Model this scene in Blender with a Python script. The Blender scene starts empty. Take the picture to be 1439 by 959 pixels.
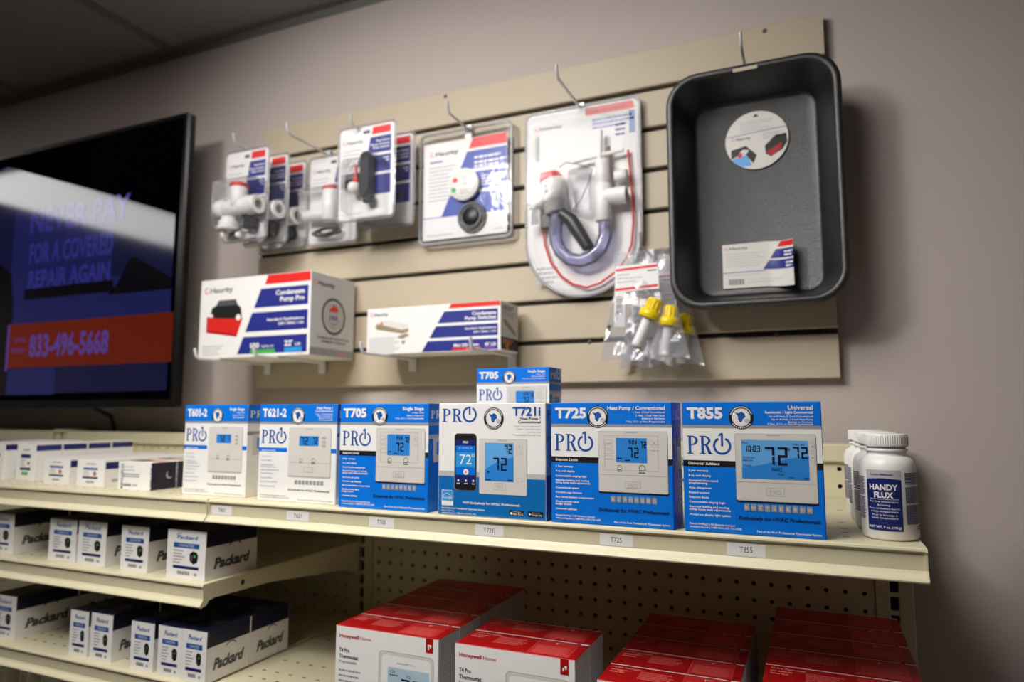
import bpy, bmesh, math, random
from mathutils import Vector, Matrix, noise

# ---------------------------------------------------------------- camera, world, lights, exposure
S = 0.0254                       # everything below is written in inches
scene = bpy.context.scene
COL = scene.collection
CAM = (30.83, -45.43, 60.27)
YAW, PITCH, ROLL, FPX = -0.4114, 0.1038, 0.0008, 971.2
cam_data = bpy.data.cameras.new('camera')
cam = bpy.data.objects.new('camera', cam_data)
COL.objects.link(cam)
scene.camera = cam
_f = Vector((math.sin(YAW) * math.cos(PITCH), math.cos(YAW) * math.cos(PITCH), math.sin(PITCH)))
_r = Vector((math.cos(YAW), -math.sin(YAW), 0))
_u = _r.cross(_f)
_r2 = _r * math.cos(ROLL) + _u * math.sin(ROLL)
_u2 = -_r * math.sin(ROLL) + _u * math.cos(ROLL)
cam.matrix_world = Matrix(((_r2.x, _u2.x, -_f.x, CAM[0] * S), (_r2.y, _u2.y, -_f.y, CAM[1] * S),
                           (_r2.z, _u2.z, -_f.z, CAM[2] * S), (0, 0, 0, 1)))
cam_data.sensor_width = 36
cam_data.lens = FPX / 1439 * 36
cam_data.clip_start = 0.05
cam_data.dof.use_dof = True
cam_data.dof.focus_distance = 30.3 * S
cam_data.dof.aperture_fstop = 3.5

world = bpy.data.worlds.new('world'); scene.world = world
world.use_nodes = True
world.node_tree.nodes['Background'].inputs[0].default_value = (0.9, 0.95, 1, 1)
world.node_tree.nodes['Background'].inputs[1].default_value = 0.0

vs = scene.view_settings
vs.view_transform = 'Standard'; vs.look = 'None'; vs.gamma = 1; vs.use_curve_mapping = False
vs.exposure = 0.03
scene.display_settings.display_device = 'sRGB'
scene.cycles.use_denoising = True
scene.cycles.max_bounces = 10
scene.cycles.transparent_max_bounces = 24
scene.cycles.sample_clamp_indirect = 4

# ceiling troffers: x0, x1, y0, y1, strength (2 ft x 4 ft cells of the ceiling grid)
TROFFERS = [(-4, 20, -69.2, -21.2, 11.5), (-100, -76, -69.2, -21.2, 4.2)]
# added spot so light fades towards the edges: position, aim, watts, cone in degrees
SPOT = ((-9, -48, 96.2), (4, 0, 72), 66.0, 88)

# ---------------------------------------------------------------- materials
def lin(c):
    return tuple(((x / 255) / 12.92 if x / 255 <= 0.04045 else ((x / 255 + 0.055) / 1.055) ** 2.4) for x in c)
MATS = {}
def mat(name, rgb, rough=0.5, metal=0.0, var=0.05, scale=60.0, bump=0.0, bscale=400.0, coat=0.0, spec=0.5, sss=0.0):
    if name in MATS: return MATS[name]
    m = bpy.data.materials.new(name); m.use_nodes = True
    nt = m.node_tree; b = nt.nodes['Principled BSDF']
    tc = nt.nodes.new('ShaderNodeTexCoord')
    n = nt.nodes.new('ShaderNodeTexNoise'); n.inputs['Scale'].default_value = scale; n.inputs['Detail'].default_value = 3
    nt.links.new(tc.outputs['Object'], n.inputs['Vector'])
    mx = nt.nodes.new('ShaderNodeMix'); mx.data_type = 'RGBA'
    c = lin(rgb)
    mx.inputs[6].default_value = (*[x * (1 - var) for x in c], 1)
    mx.inputs[7].default_value = (*[min(1, x * (1 + var)) for x in c], 1)
    nt.links.new(n.outputs['Fac'], mx.inputs[0])
    nt.links.new(mx.outputs[2], b.inputs['Base Color'])
    b.inputs['Roughness'].default_value = rough
    b.inputs['Metallic'].default_value = metal
    b.inputs['Specular IOR Level'].default_value = spec
    if coat: b.inputs['Coat Weight'].default_value = coat; b.inputs['Coat Roughness'].default_value = 0.15
    if bump:
        n2 = nt.nodes.new('ShaderNodeTexNoise'); n2.inputs['Scale'].default_value = bscale; n2.inputs['Detail'].default_value = 4
        nt.links.new(tc.outputs['Object'], n2.inputs['Vector'])
        bp = nt.nodes.new('ShaderNodeBump'); bp.inputs['Strength'].default_value = bump; bp.inputs['Distance'].default_value = 0.001
        nt.links.new(n2.outputs['Fac'], bp.inputs['Height']); nt.links.new(bp.outputs['Normal'], b.inputs['Normal'])
    MATS[name] = m
    return m
def glow(name, rgb, strength, rough=0.08, base=(6, 6, 8)):
    """a lit screen pixel: dark glossy glass that gives off light"""
    if name in MATS: return MATS[name]
    m = mat(name, base, rough, var=0.02)
    b = m.node_tree.nodes['Principled BSDF']
    b.inputs['Specular IOR Level'].default_value = 0.9
    b.inputs['Emission Color'].default_value = (*lin(rgb), 1)
    b.inputs['Emission Strength'].default_value = strength
    return m
def clear(name, tint=(245, 246, 250), refl=0.25, rough=0.08, haze=0.0, hazec=(235, 235, 240)):
    """thin clear plastic film"""
    if name in MATS: return MATS[name]
    m = bpy.data.materials.new(name); m.use_nodes = True
    nt = m.node_tree; nt.nodes.clear()
    out = nt.nodes.new('ShaderNodeOutputMaterial')
    t = nt.nodes.new('ShaderNodeBsdfTransparent'); t.inputs[0].default_value = (*lin(tint), 1)
    g = nt.nodes.new('ShaderNodeBsdfGlossy'); g.inputs['Roughness'].default_value = rough
    d = nt.nodes.new('ShaderNodeBsdfDiffuse'); d.inputs[0].default_value = (*lin(hazec), 1)
    lw = nt.nodes.new('ShaderNodeFresnel'); lw.inputs['IOR'].default_value = 1.5
    mr = nt.nodes.new('ShaderNodeMath'); mr.operation = 'MULTIPLY'; mr.inputs[1].default_value = refl * 4
    mr.use_clamp = True
    n = nt.nodes.new('ShaderNodeTexNoise'); n.inputs['Scale'].default_value = 60
    bp = nt.nodes.new('ShaderNodeBump'); bp.inputs['Strength'].default_value = 0.25; bp.inputs['Distance'].default_value = 0.002
    tc = nt.nodes.new('ShaderNodeTexCoord'); nt.links.new(tc.outputs['Object'], n.inputs['Vector'])
    nt.links.new(n.outputs['Fac'], bp.inputs['Height']); nt.links.new(bp.outputs['Normal'], g.inputs['Normal'])
    nt.links.new(lw.outputs[0], mr.inputs[0])
    m1 = nt.nodes.new('ShaderNodeMixShader'); m1.inputs[0].default_value = haze
    nt.links.new(t.outputs[0], m1.inputs[1]); nt.links.new(d.outputs[0], m1.inputs[2])
    m2 = nt.nodes.new('ShaderNodeMixShader')
    nt.links.new(mr.outputs[0], m2.inputs[0]); nt.links.new(m1.outputs[0], m2.inputs[1]); nt.links.new(g.outputs[0], m2.inputs[2])
    nt.links.new(m2.outputs[0], out.inputs[0])
    MATS[name] = m
    return m

wall_m = mat('wall_paint', (190, 178, 171), 0.75, var=0.03, scale=4, bump=0.25, bscale=220)
ceil_m = mat('ceiling_tile', (150, 146, 142), 0.9, var=0.06, scale=120, bump=0.3, bscale=300)
tbar_m = mat('ceiling_grid_paint', (120, 118, 112), 0.6)
floor_m = mat('floor_tile', (58, 53, 50), 0.5, var=0.1, scale=8)
slat_m = mat('slatwall_laminate', (190, 176, 152), 0.55, var=0.04, scale=20)
slatgap_m = mat('slatwall_groove', (60, 52, 42), 0.7)
shelf_m = mat('cream_enamel', (214, 205, 172), 0.42, var=0.03, scale=10)
shelfdark_m = mat('slot_dark', (20, 18, 16), 0.8)  # near-black standing in for the shade inside holes and slots
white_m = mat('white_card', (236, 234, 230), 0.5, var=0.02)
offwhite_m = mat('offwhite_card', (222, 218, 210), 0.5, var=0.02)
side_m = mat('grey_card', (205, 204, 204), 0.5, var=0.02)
blue_m = mat('bright_blue_print', (0, 114, 218), 0.45, var=0.03, spec=0.25)
blue2_m = mat('logo_blue_print', (22, 84, 160), 0.4)
midblue_m = mat('teal_blue_print', (0, 104, 178), 0.4, var=0.03)
lcd_m = mat('lcd_blue_print', (44, 132, 214), 0.35, var=0.05)
lcd2_m = mat('lcd_light_print', (98, 168, 228), 0.35, var=0.05)
navy_m = mat('navy_print', (32, 42, 132), 0.42, var=0.03)
dnavy_m = mat('dark_navy_print', (16, 18, 48), 0.4, var=0.05)
flux_m = mat('flux_navy_print', (20, 34, 100), 0.4, var=0.04)
black_m = mat('black_print', (14, 14, 16), 0.45)
red_m = mat('red_print', (222, 34, 28), 0.42, var=0.03)
carton_red_m = mat('carton_red', (172, 8, 14), 0.4, var=0.05)
redlt_m = mat('light_red_print', (226, 110, 104), 0.5)
pink_m = mat('pale_red_print', (232, 160, 150), 0.5)
grey_m = mat('grey_print', (150, 150, 150), 0.5)
ltgrey_m = mat('light_grey_print', (186, 186, 186), 0.5)
dgrey_m = mat('dark_grey_print', (78, 80, 84), 0.5)
stat_m = mat('thermostat_print', (212, 208, 200), 0.5, var=0.02)
stat2_m = mat('thermostat_line_print', (178, 174, 166), 0.5, var=0.02)
green_m = mat('green_print', (70, 170, 70), 0.45)
cyan_m = mat('cyan_print', (40, 150, 220), 0.45)
orange_m = mat('orange_print', (225, 120, 50), 0.45)
tan_m = mat('tan_print', (150, 134, 104), 0.5)
metal_m = mat('zinc_wire', (214, 214, 212), 0.35, metal=0.3)
hookw_m = mat('white_wire', (226, 228, 228), 0.35)
pvc_m = mat('white_pvc', (235, 233, 228), 0.35, var=0.02)
blackp_m = mat('black_plastic', (18, 19, 20), 0.4, var=0.1)
redp_m = mat('red_plastic', (214, 36, 30), 0.35)
yellow_m = mat('yellow_plastic', (240, 208, 20), 0.32)
greyp_m = mat('grey_plastic', (98, 100, 100), 0.4)
tvb_m = mat('television_plastic', (12, 12, 13), 0.3, var=0.1)
pan_m = mat('pan_plastic', (27, 27, 26), 0.4, var=0.95, scale=320, bump=0.6, bscale=600, spec=0.9)
clear_m = clear('clear_blister', tint=(250, 250, 252), refl=0.14, rough=0.1, haze=0.05, hazec=(200, 200, 205))
clear2_m = clear('clear_kit_shell', tint=(253, 253, 254), refl=0.04, rough=0.06, haze=0.03)
rim_m = clear('clear_rim', refl=0.3, rough=0.1, haze=0.42, hazec=(225, 225, 228))
film_m = clear('clear_bag_film', refl=0.4, rough=0.14, haze=0.13)
tube_m = clear('clear_vinyl_tube', tint=(222, 222, 244), refl=0.3, rough=0.1, haze=0.25, hazec=(200, 200, 238))

# ---------------------------------------------------------------- mesh builder
class MB:
    def __init__(s): s.v = []; s.f = []; s.m = []; s.s = []; s.mats = []
    def mi(s, m):
        if m not in s.mats: s.mats.append(m)
        return s.mats.index(m)
    def add(s, vs_, fs, m, smooth=False):
        o = len(s.v); s.v += [tuple(p) for p in vs_]; k = s.mi(m)
        for f in fs: s.f.append([o + i for i in f]); s.m.append(k); s.s.append(smooth)
    def convex(s, vs_, fs, m, smooth=False):
        c = sum((Vector(p) for p in vs_), Vector()) / len(vs_)
        out = []
        for f in fs:
            p = [Vector(vs_[i]) for i in f]
            n = (p[1] - p[0]).cross(p[2] - p[0]); q = sum(p, Vector()) / len(p)
            out.append(f if n.dot(q - c) >= 0 else f[::-1])
        s.add(vs_, out, m, smooth)
    def box(s, x0, x1, y0, y1, z0, z1, m, b=0.0, fm=None):
        """box with chamfered edges b; fm: {'f','r','l','t','b','k': material} for single faces"""
        fm = fm or {}
        X = (x0, x1); Y = (y0, y1); Z = (z0, z1)
        if b <= 0:
            vs_ = [(X[i], Y[j], Z[k]) for i in (0, 1) for j in (0, 1) for k in (0, 1)]
            q = {'l': [0, 1, 3, 2], 'r': [4, 6, 7, 5], 'f': [0, 4, 5, 1], 'k': [2, 3, 7, 6], 'b': [0, 2, 6, 4], 't': [1, 5, 7, 3]}
            for k, f in q.items(): s.add([vs_[i] for i in f], [[0, 1, 2, 3]], fm.get(k, m))
            c = [(x0 + x1) / 2, (y0 + y1) / 2, (z0 + z1) / 2]
            return
        vs_ = []; idx = {}
        for i in (0, 1):
            for j in (0, 1):
                for k in (0, 1):
                    p = [X[i], Y[j], Z[k]]; sg = [1 - 2 * i, 1 - 2 * j, 1 - 2 * k]
                    for a in range(3):
                        q = list(p)
                        for d in range(3):
                            if d != a: q[d] += sg[d] * b
                        idx[(i, j, k, a)] = len(vs_); vs_.append(q)
        fs = []; names = []
        for a in range(3):
            for e in (0, 1):
                o1, o2 = [d for d in range(3) if d != a]
                f = []
                for (u, w) in ((0, 0), (1, 0), (1, 1), (0, 1)):
                    t = [0, 0, 0]; t[a] = e; t[o1] = u; t[o2] = w
                    f.append(idx[(*t, a)])
                fs.append(f); names.append((('l', 'r'), ('f', 'k'), ('b', 't'))[a][e])
        for a in range(3):
            o1, o2 = [d for d in range(3) if d != a]
            for u in (0, 1):
                for w in (0, 1):
                    f = []
                    for e, od in ((0, o1), (0, o2), (1, o2), (1, o1)):
                        t = [0, 0, 0]; t[a] = e; t[o1] = u; t[o2] = w
                        f.append(idx[(*t, od)])
                    fs.append(f); names.append('t' if (a != 2 and (w if o2 == 2 else u)) else '')
        for i in (0, 1):
            for j in (0, 1):
                for k in (0, 1): fs.append([idx[(i, j, k, a)] for a in range(3)]); names.append('')
        c = Vector(((x0 + x1) / 2, (y0 + y1) / 2, (z0 + z1) / 2))
        o = len(s.v); s.v += [tuple(p) for p in vs_]
        for f, nm in zip(fs, names):
            p = [Vector(vs_[i]) for i in f]
            n = (p[1] - p[0]).cross(p[2] - p[0]); q = sum(p, Vector()) / len(p)
            if n.dot(q - c) < 0: f = f[::-1]
            s.f.append([o + i for i in f]); s.m.append(s.mi(fm.get(nm, m))); s.s.append(False)
    def prism(s, prof, a0, a1, ax, m, caps=True, smooth=False):
        """closed 2D profile extruded along axis ax from a0 to a1 (other two axes in order)"""
        def P(u, w, a):
            return {'x': (a, u, w), 'y': (u, a, w), 'z': (u, w, a)}[ax]
        n = len(prof)
        vs_ = [P(u, w, a0) for u, w in prof] + [P(u, w, a1) for u, w in prof]
        fs = [[i, (i + 1) % n, n + (i + 1) % n, n + i] for i in range(n)]
        area = sum(prof[i][0] * prof[(i + 1) % n][1] - prof[(i + 1) % n][0] * prof[i][1] for i in range(n))
        flip = (area < 0) ^ (ax == 'y') ^ (a1 < a0)
        if flip: fs = [f[::-1] for f in fs]
        s.add(vs_, fs, m, smooth)
        if caps:
            c = [list(range(n))[::-1], list(range(n, 2 * n))]
            if flip: c = [f[::-1] for f in c]
            s.add(vs_, c, m)
    def lathe(s, prof, m, seg=24, c=(0, 0, 0), M=None, smooth=True, a0=0, a1=None):
        """profile (r, z) turned about z, then moved by matrix M or to c"""
        full = a1 is None; a1 = 2 * math.pi if full else a1
        n = len(prof); k = seg if full else seg + 1; vs_ = []
        for i in range(k):
            t = a0 + (a1 - a0) * i / seg
            for r, z in prof:
                p = Vector((r * math.cos(t), r * math.sin(t), z))
                vs_.append(M @ p if M else p + Vector(c))
        fs = []
        for i in range(seg):
            i2 = (i + 1) % k
            for j in range(n - 1): fs.append([i * n + j, i2 * n + j, i2 * n + j + 1, i * n + j + 1])
        s.add(vs_, fs, m, smooth)
    def tube(s, pts, r, m, seg=10, caps=True, smooth=True):
        pts = [Vector(p) for p in pts]; n = len(pts); vs_ = []
        rr = r if isinstance(r, (list, tuple)) else [r] * n
        ref = None
        for i, p in enumerate(pts):
            d = (pts[min(i + 1, n - 1)] - pts[max(i - 1, 0)]).normalized()
            if ref is None: ref = Vector((0, 0, 1)) if abs(d.z) < 0.9 else Vector((1, 0, 0))
            u = (ref - d * ref.dot(d)).normalized(); w = d.cross(u); ref = u
            for k in range(seg):
                t = 2 * math.pi * k / seg
                vs_.append(p + (u * math.cos(t) + w * math.sin(t)) * rr[i])
        fs = [[i * seg + k, i * seg + (k + 1) % seg, (i + 1) * seg + (k + 1) % seg, (i + 1) * seg + k] for i in range(n - 1) for k in range(seg)]
        s.add(vs_, fs, m, smooth)
        if caps: s.add(vs_, [list(range(seg))[::-1], [(n - 1) * seg + k for k in range(seg)]], m)
    def build(s, name, parent=None, loc=None):
        me = bpy.data.meshes.new(name)
        me.from_pydata([(x * S, y * S, z * S) for x, y, z in s.v], [], s.f)
        for m in s.mats: me.materials.append(m)
        me.polygons.foreach_set('material_index', s.m)
        me.polygons.foreach_set('use_smooth', s.s)
        me.update()
        o = bpy.data.objects.new(name, me); COL.objects.link(o)
        if parent: o.parent = parent
        if loc: o.location = [a * S for a in loc]
        return o

def tag(o, label=None, cat=None, group=None, kind=None):
    if label: o['label'] = label
    if cat: o['category'] = cat
    if group: o['group'] = group
    if kind: o['kind'] = kind
    return o
def thing(name, label, cat, loc, group=None, rz=0.0):
    o = bpy.data.objects.new(name, None); COL.objects.link(o)
    o.location = [a * S for a in loc]; o.rotation_euler = (0, 0, rz); o.empty_display_size = 0.03
    return tag(o, label, cat, group)
def struct(o): return tag(o, kind='structure')
def copy_tree(o, parent=None):
    c = o.copy(); COL.objects.link(c)
    if parent: c.parent = parent
    for ch in list(o.children): copy_tree(ch, c)
    return c
def dup(o, loc, label, group=None, rz=None):
    c = copy_tree(o); c.location = [a * S for a in loc]; c['label'] = label
    if group: c['group'] = group
    if rz is not None: c.rotation_euler = (0, 0, rz)
    return c
def rrect(w, h, r, n=5, cx=0, cy=0):
    """rounded rectangle outline, counter-clockwise"""
    out = []
    for (sx, sy, a) in ((1, -1, -90), (1, 1, 0), (-1, 1, 90), (-1, -1, 180)):
        for i in range(n + 1):
            t = math.radians(a + 90 * i / n)
            out.append((cx + sx * (w / 2 - r) + r * math.cos(t), cy + sy * (h / 2 - r) + r * math.sin(t)))
    return out

# ---------------------------------------------------------------- printing on faces
_TX = {}
def text_shape(body, bold):
    k = (body, bold)
    if k in _TX: return _TX[k]
    cu = bpy.data.curves.new('t', 'FONT'); cu.body = body; cu.size = 1; cu.offset = bold; cu.resolution_u = 2
    ob = bpy.data.objects.new('t', cu)
    me = bpy.data.meshes.new_from_object(ob)
    vs_ = [(v.co.x, v.co.y) for v in me.vertices]; fs = [list(p.vertices) for p in me.polygons]
    bpy.data.objects.remove(ob); bpy.data.curves.remove(cu); bpy.data.meshes.remove(me)
    x0 = min(v[0] for v in vs_); x1 = max(v[0] for v in vs_)
    cap = 0.70
    vs_ = [((x - x0) / cap, y / cap) for x, y in vs_]
    _TX[k] = (vs_, fs, (x1 - x0) / cap)
    return _TX[k]
SEG7 = {'0': 'abcdef', '1': 'bc', '2': 'abged', '3': 'abgcd', '4': 'fgbc', '5': 'afgcd', '6': 'afgcde', '7': 'abc', '8': 'abcdefg', '9': 'abcdfg'}
class Art:
    """prints on a face: u runs 0..100 left to right, v 0..100 top to bottom; k is the layer"""
    def __init__(s, mb, O, U, V, w, h, fn=None):
        s.mb = mb; s.O = Vector(O); s.U = Vector(U) * (w / 100); s.V = Vector(V) * (h / 100)
        s.N = -Vector(U).cross(Vector(V)).normalized()
        s.w, s.h = w, h; s.asp = w / h; s.fn = fn; s.n = 14
    def p(s, u, v, k):
        if s.fn: return s.fn(u, v, 0.004 * k)
        return s.O + s.U * u + s.V * v + s.N * (0.004 * k)
    def poly(s, pts, m, k=1):
        s.mb.add([s.p(u, v, k) for u, v in pts], [list(range(len(pts)))], m)
    def rect(s, u0, v0, u1, v1, m, k=1):
        n = s.n if s.fn else 1
        for i in range(n):
            a = u0 + (u1 - u0) * i / n; b = u0 + (u1 - u0) * (i + 1) / n
            s.poly([(a, v1), (b, v1), (b, v0), (a, v0)], m, k)
    def rr(s, u0, v0, u1, v1, r, m, k=1):
        w = (u1 - u0) * s.w / 100; h = (v1 - v0) * s.h / 100
        pts = rrect(w, h, r * s.w / 100, 4)
        s.poly([((u0 + u1) / 2 + x * 100 / s.w, (v0 + v1) / 2 - y * 100 / s.h) for x, y in pts], m, k)
    def frame(s, u0, v0, u1, v1, t, m, k=1):
        tv = t * s.asp
        s.rect(u0, v0, u1, v0 + tv, m, k); s.rect(u0, v1 - tv, u1, v1, m, k)
        s.rect(u0, v0, u0 + t, v1, m, k); s.rect(u1 - t, v0, u1, v1, m, k)
    def arc(s, cu, cv, r0, r1, m, k=1, a0=0, a1=360, n=32):
        vs_ = []
        for i in range(n + 1):
            t = math.radians(a0 + (a1 - a0) * i / n)
            for r in (r0, r1): vs_.append(s.p(cu + r * math.cos(t), cv - r * math.sin(t) * s.asp, k))
        s.mb.add(vs_, [[2 * i, 2 * i + 1, 2 * i + 3, 2 * i + 2] for i in range(n)], m)
    def disc(s, cu, cv, r, m, k=1, n=28, sq=1.0):
        s.poly([(cu + r * math.cos(2 * math.pi * i / n), cv - sq * r * math.sin(2 * math.pi * i / n) * s.asp) for i in range(n)], m, k)
    def text(s, body, u, v, h, m, k=2, w=None, al='l', bold=0.0, sk=0.0, rot=False):
        """v: baseline; h: cap height (v units); w: width to fit (u units)"""
        vs_, fs, tw = text_shape(body, bold)
        hi = h * s.h / 100
        if rot:      # reads upwards
            ln = w * s.h / 100 if w else tw * h * s.w / 100
            s.mb.add([s.p(u + y * h, v - (x / tw * ln) * 100 / s.h, k) for x, y in vs_], fs, m); return
        ww = w if w else tw * hi * 100 / s.w
        o = {'l': 0, 'r': -ww, 'c': -ww / 2}[al]
        s.mb.add([s.p(u + o + x / tw * ww + sk * y * hi * 100 / s.w, v - y * h, k) for x, y in vs_], fs, m)
    def digits(s, t, u, v, h, dw, m, k=3, th=0.13):
        """seven-segment digits; v top, h height, dw digit width"""
        tw = h * th; tu = tw / s.asp
        for ch in t:
            if ch == ':':
                for q in (0.3, 0.7): s.rect(u, v + h * q - tw / 2, u + tu, v + h * q + tw / 2, m, k)
                u += dw * 0.4; continue
            mid = v + h / 2
            for g in SEG7.get(ch, ''):
                if g == 'a': s.rect(u, v, u + dw, v + tw, m, k)
                if g == 'd': s.rect(u, v + h - tw, u + dw, v + h, m, k)
                if g == 'g': s.rect(u, mid - tw / 2, u + dw, mid + tw / 2, m, k)
                if g == 'f': s.rect(u, v + tw * .3, u + tu, mid - tw * .3, m, k)
                if g == 'b': s.rect(u + dw - tu, v + tw * .3, u + dw, mid - tw * .3, m, k)
                if g == 'e': s.rect(u, mid + tw * .3, u + tu, v + h - tw * .3, m, k)
                if g == 'c': s.rect(u + dw - tu, mid + tw * .3, u + dw, v + h - tw * .3, m, k)
            u += dw * 1.35
    def lines(s, u0, v0, n, dv, h, ws, m, k=2, al='l'):
        """rows of print too small to read"""
        for i in range(n):
            w = ws[i % len(ws)]; x0 = u0 if al == 'l' else u0 - w
            v = v0 + i * dv; x = x0; j = 0
            while x < x0 + w:
                q = (2.4, 3.6, 1.7, 4.2, 2.9)[(i * 3 + j) % 5] * s.h / s.w * h * 0.6 + 0.4
                s.rect(x, v, min(x + q, x0 + w), v + h, m, k); x += q + h * 0.35 * s.h / s.w; j += 1
    def bars(s, u0, v0, u1, v1, m, k=2):
        x = u0; j = 0
        while x < u1:
            q = (u1 - u0) * (0.02, 0.045, 0.03, 0.06)[j % 4]; s.rect(x, v0, min(x + q, u1), v1, m, k)
            x += q + (u1 - u0) * (0.03, 0.02, 0.04)[j % 3]; j += 1
    def pro(s, u0, v0, u1, v1, m, k=2):
        """PRO with a power-button O, serif capitals; box given"""
        W = u1 - u0; H = v1 - v0
        top = v0 + H * 0.14
        def R(a, b, c, d): s.rect(u0 + W * a, top + (v1 - top) * b, u0 + W * c, top + (v1 - top) * d, m, k)
        for off, leg in ((0, 0), (0.29, 1)):
            R(off + .035, .02, off + .095, .98)                       # stem
            R(off, 0, off + .10, .055); R(off, .945, off + .14, 1)    # serifs
            hv = (v1 - top)
            n = 12; vs_ = []
            for i in range(n + 1):
                t = -math.pi / 2 + math.pi * i / n
                for rx, ry in ((.085, .19), (.145, .265)):
                    vs_.append(s.p(u0 + W * (off + .105 + rx * math.cos(t)), top + hv * (.265 + ry * math.sin(t)), k))
            s.mb.add(vs_, [[2 * i, 2 * i + 1, 2 * i + 3, 2 * i + 2] for i in range(n)], m)
            R(off + .09, 0, off + .11, .075); R(off + .09, .455, off + .11, .53)
            if leg:
                s.poly([(u0 + W * (off + .12), top + hv * .5), (u0 + W * (off + .185), top + hv * .5),
                        (u0 + W * (off + .275), top + hv), (u0 + W * (off + .20), top + hv)], m, k)
                R(off + .2, .945, off + .30, 1)
        r = W * 0.205; cu = u1 - r; cv = v1 - (r - 0.01 * W) * s.asp
        s.arc(cu, cv, r * 0.74, r, m, k, 115, 425)
        s.rect(cu - r * .11, v0, cu + r * .13, cv + r * 0.05, m, k)
        s.poly([(cu - r * .11, v0), (cu - r * .11, v0 + H * .12), (cu - r * .38, v0 + H * .16), (cu - r * .38, v0 + H * .08)], m, k)

# ---------------------------------------------------------------- the room
RX0, RX1, RY0, WY, CZ = -150, 84, -190, 2.77, 97.3
b = MB(); b.box(RX0 - 4, RX1 + 4, WY, WY + 4, -2, CZ + 4, wall_m); struct(b.build('wall_back'))
b = MB(); b.box(RX0 - 4, RX0, RY0, WY, -2, CZ + 4, wall_m); struct(b.build('wall_left'))
b = MB(); b.box(RX1, RX1 + 4, RY0, WY, -2, CZ + 4, wall_m); struct(b.build('wall_right'))
b = MB(); b.box(RX0 - 4, RX1 + 4, RY0 - 4, RY0, -2, CZ + 4, wall_m); struct(b.build('wall_front'))
b = MB(); b.box(RX0, RX1, RY0, WY, -2, 0, floor_m); struct(b.build('floor'))
b = MB(); b.box(RX0, RX1, RY0, WY, CZ, CZ + 3, ceil_m); struct(b.build('ceiling'))
b = MB()
x = -148
while x < RX1:
    b.box(x - .47, x + .47, RY0, WY - .8, CZ - .25, CZ + .05, tbar_m); x += 24
y = WY - 24
while y > RY0:
    b.box(RX0, RX1, y - .47, y + .47, CZ - .24, CZ + .05, tbar_m); y -= 24
struct(b.build('trim_1'))
b = MB(); b.prism([(WY, CZ), (WY, CZ - .9), (WY - .06, CZ - .9), (WY - .1, CZ - .1), (WY - .9, CZ - .06), (WY - .9, CZ)], RX0, RX1, 'x', tbar_m); struct(b.build('trim_2'))
for i, (x0, x1, y0, y1, st) in enumerate(TROFFERS):
    lens = glow('lamp_lens_%d' % i, (255, 251, 248), st, 0.5, (230, 228, 220))
    t = thing('ceiling_light', ('long white recessed ceiling light panel in front of the slatwall', 'long white ceiling light panel reflected in the television',
              'white square ceiling light panel behind the camera', 'long ceiling light panel behind the camera at right')[i], 'ceiling light',
              ((x0 + x1) / 2, (y0 + y1) / 2, CZ - .35), 'recessed ceiling lights')
    hx_, hy_ = (x1 - x0) / 2, (y1 - y0) / 2
    f = MB()
    for a in ((-hx_, hx_, -hy_, -hy_ + 1), (-hx_, hx_, hy_ - 1, hy_), (-hx_, -hx_ + 1, -hy_ + 1, hy_ - 1), (hx_ - 1, hx_, -hy_ + 1, hy_ - 1)):
        f.box(*a, -.1, .3, tbar_m, .03)
    f.build('frame', t)
    d = MB(); d.box(-hx_ + 1, hx_ - 1, -hy_ + 1, hy_ - 1, .02, .25, lens); d.build('diffuser', t)

t = thing('added_spot', 'added round ceiling spot brightening the middle of the slatwall', 'ceiling light', (SPOT[0][0], SPOT[0][1], CZ - .3))  # added fixture: its beam lifts the centre and leaves the edges darker
b = MB(); b.lathe([(3.2, .3), (4.6, .3), (4.6, 0), (4.3, -.12), (3.3, -.12), (3.2, .0)], tbar_m, 32); b.build('added_spot_ring', t)
ld = bpy.data.lights.new('added_spot_lamp', 'SPOT'); ld.energy = SPOT[2]; ld.color = (1, .975, .945); ld.spot_size = math.radians(SPOT[3]); ld.spot_blend = 1.0; ld.shadow_soft_size = 5 * S
lo = bpy.data.objects.new('added_spot_lamp', ld); COL.objects.link(lo)
lo.location = [a * S for a in (SPOT[0][0], SPOT[0][1], SPOT[0][2])]
lo.rotation_euler = (Vector(SPOT[1]) - Vector((SPOT[0][0], SPOT[0][1], SPOT[0][2]))).to_track_quat('-Z', 'Y').to_euler()

# ---------------------------------------------------------------- slatwall and television
SX0, SX1, SZ0, SZ1, SY = -15.1, 32.35, 62.43, 86.43, 2.02
t = thing('slatwall', 'tan grooved slatwall panel screwed to the wall above the shelves', 'slatwall', ((SX0 + SX1) / 2, SY + .3, SZ0))
hw = (SX1 - SX0) / 2
b = MB()
prof = [(.45, 0)]
def slat(z0, z1): return [(-.3 + .0, z0 + .08), (-.3 + .08, z0), (.1, z0), (.1, z1), (-.22, z1), (-.3, z1 - .08)]
for k in range(8):
    z0, z1 = 3 * k + (.18 if k else 0), 3 * k + 3 - (.17 if k < 7 else 0)
    b.prism(slat(z0, z1), -hw, hw, 'x', slat_m)
pn_ = b.build('panel', t)
g = MB(); g.box(-hw, hw, .1, .44, .05, 23.95, slatgap_m); g.build('backing', t)
for (x, z) in ((4.17, 86.05), (28.75, 86.0), (28.8, 65.35), (-11.2, 74.35), (16.2, 65.35)):
    s_ = MB(); s_.lathe([(0.0, -.06), (.1, -.05), (.16, -.01), (.17, .03)], dgrey_m, 12,
                        M=Matrix.Translation((x - (SX0 + SX1) / 2, -.3, z - SZ0)) @ Matrix.Rotation(math.radians(-90), 4, 'X'))
    s_.build('screw', pn_)

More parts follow.
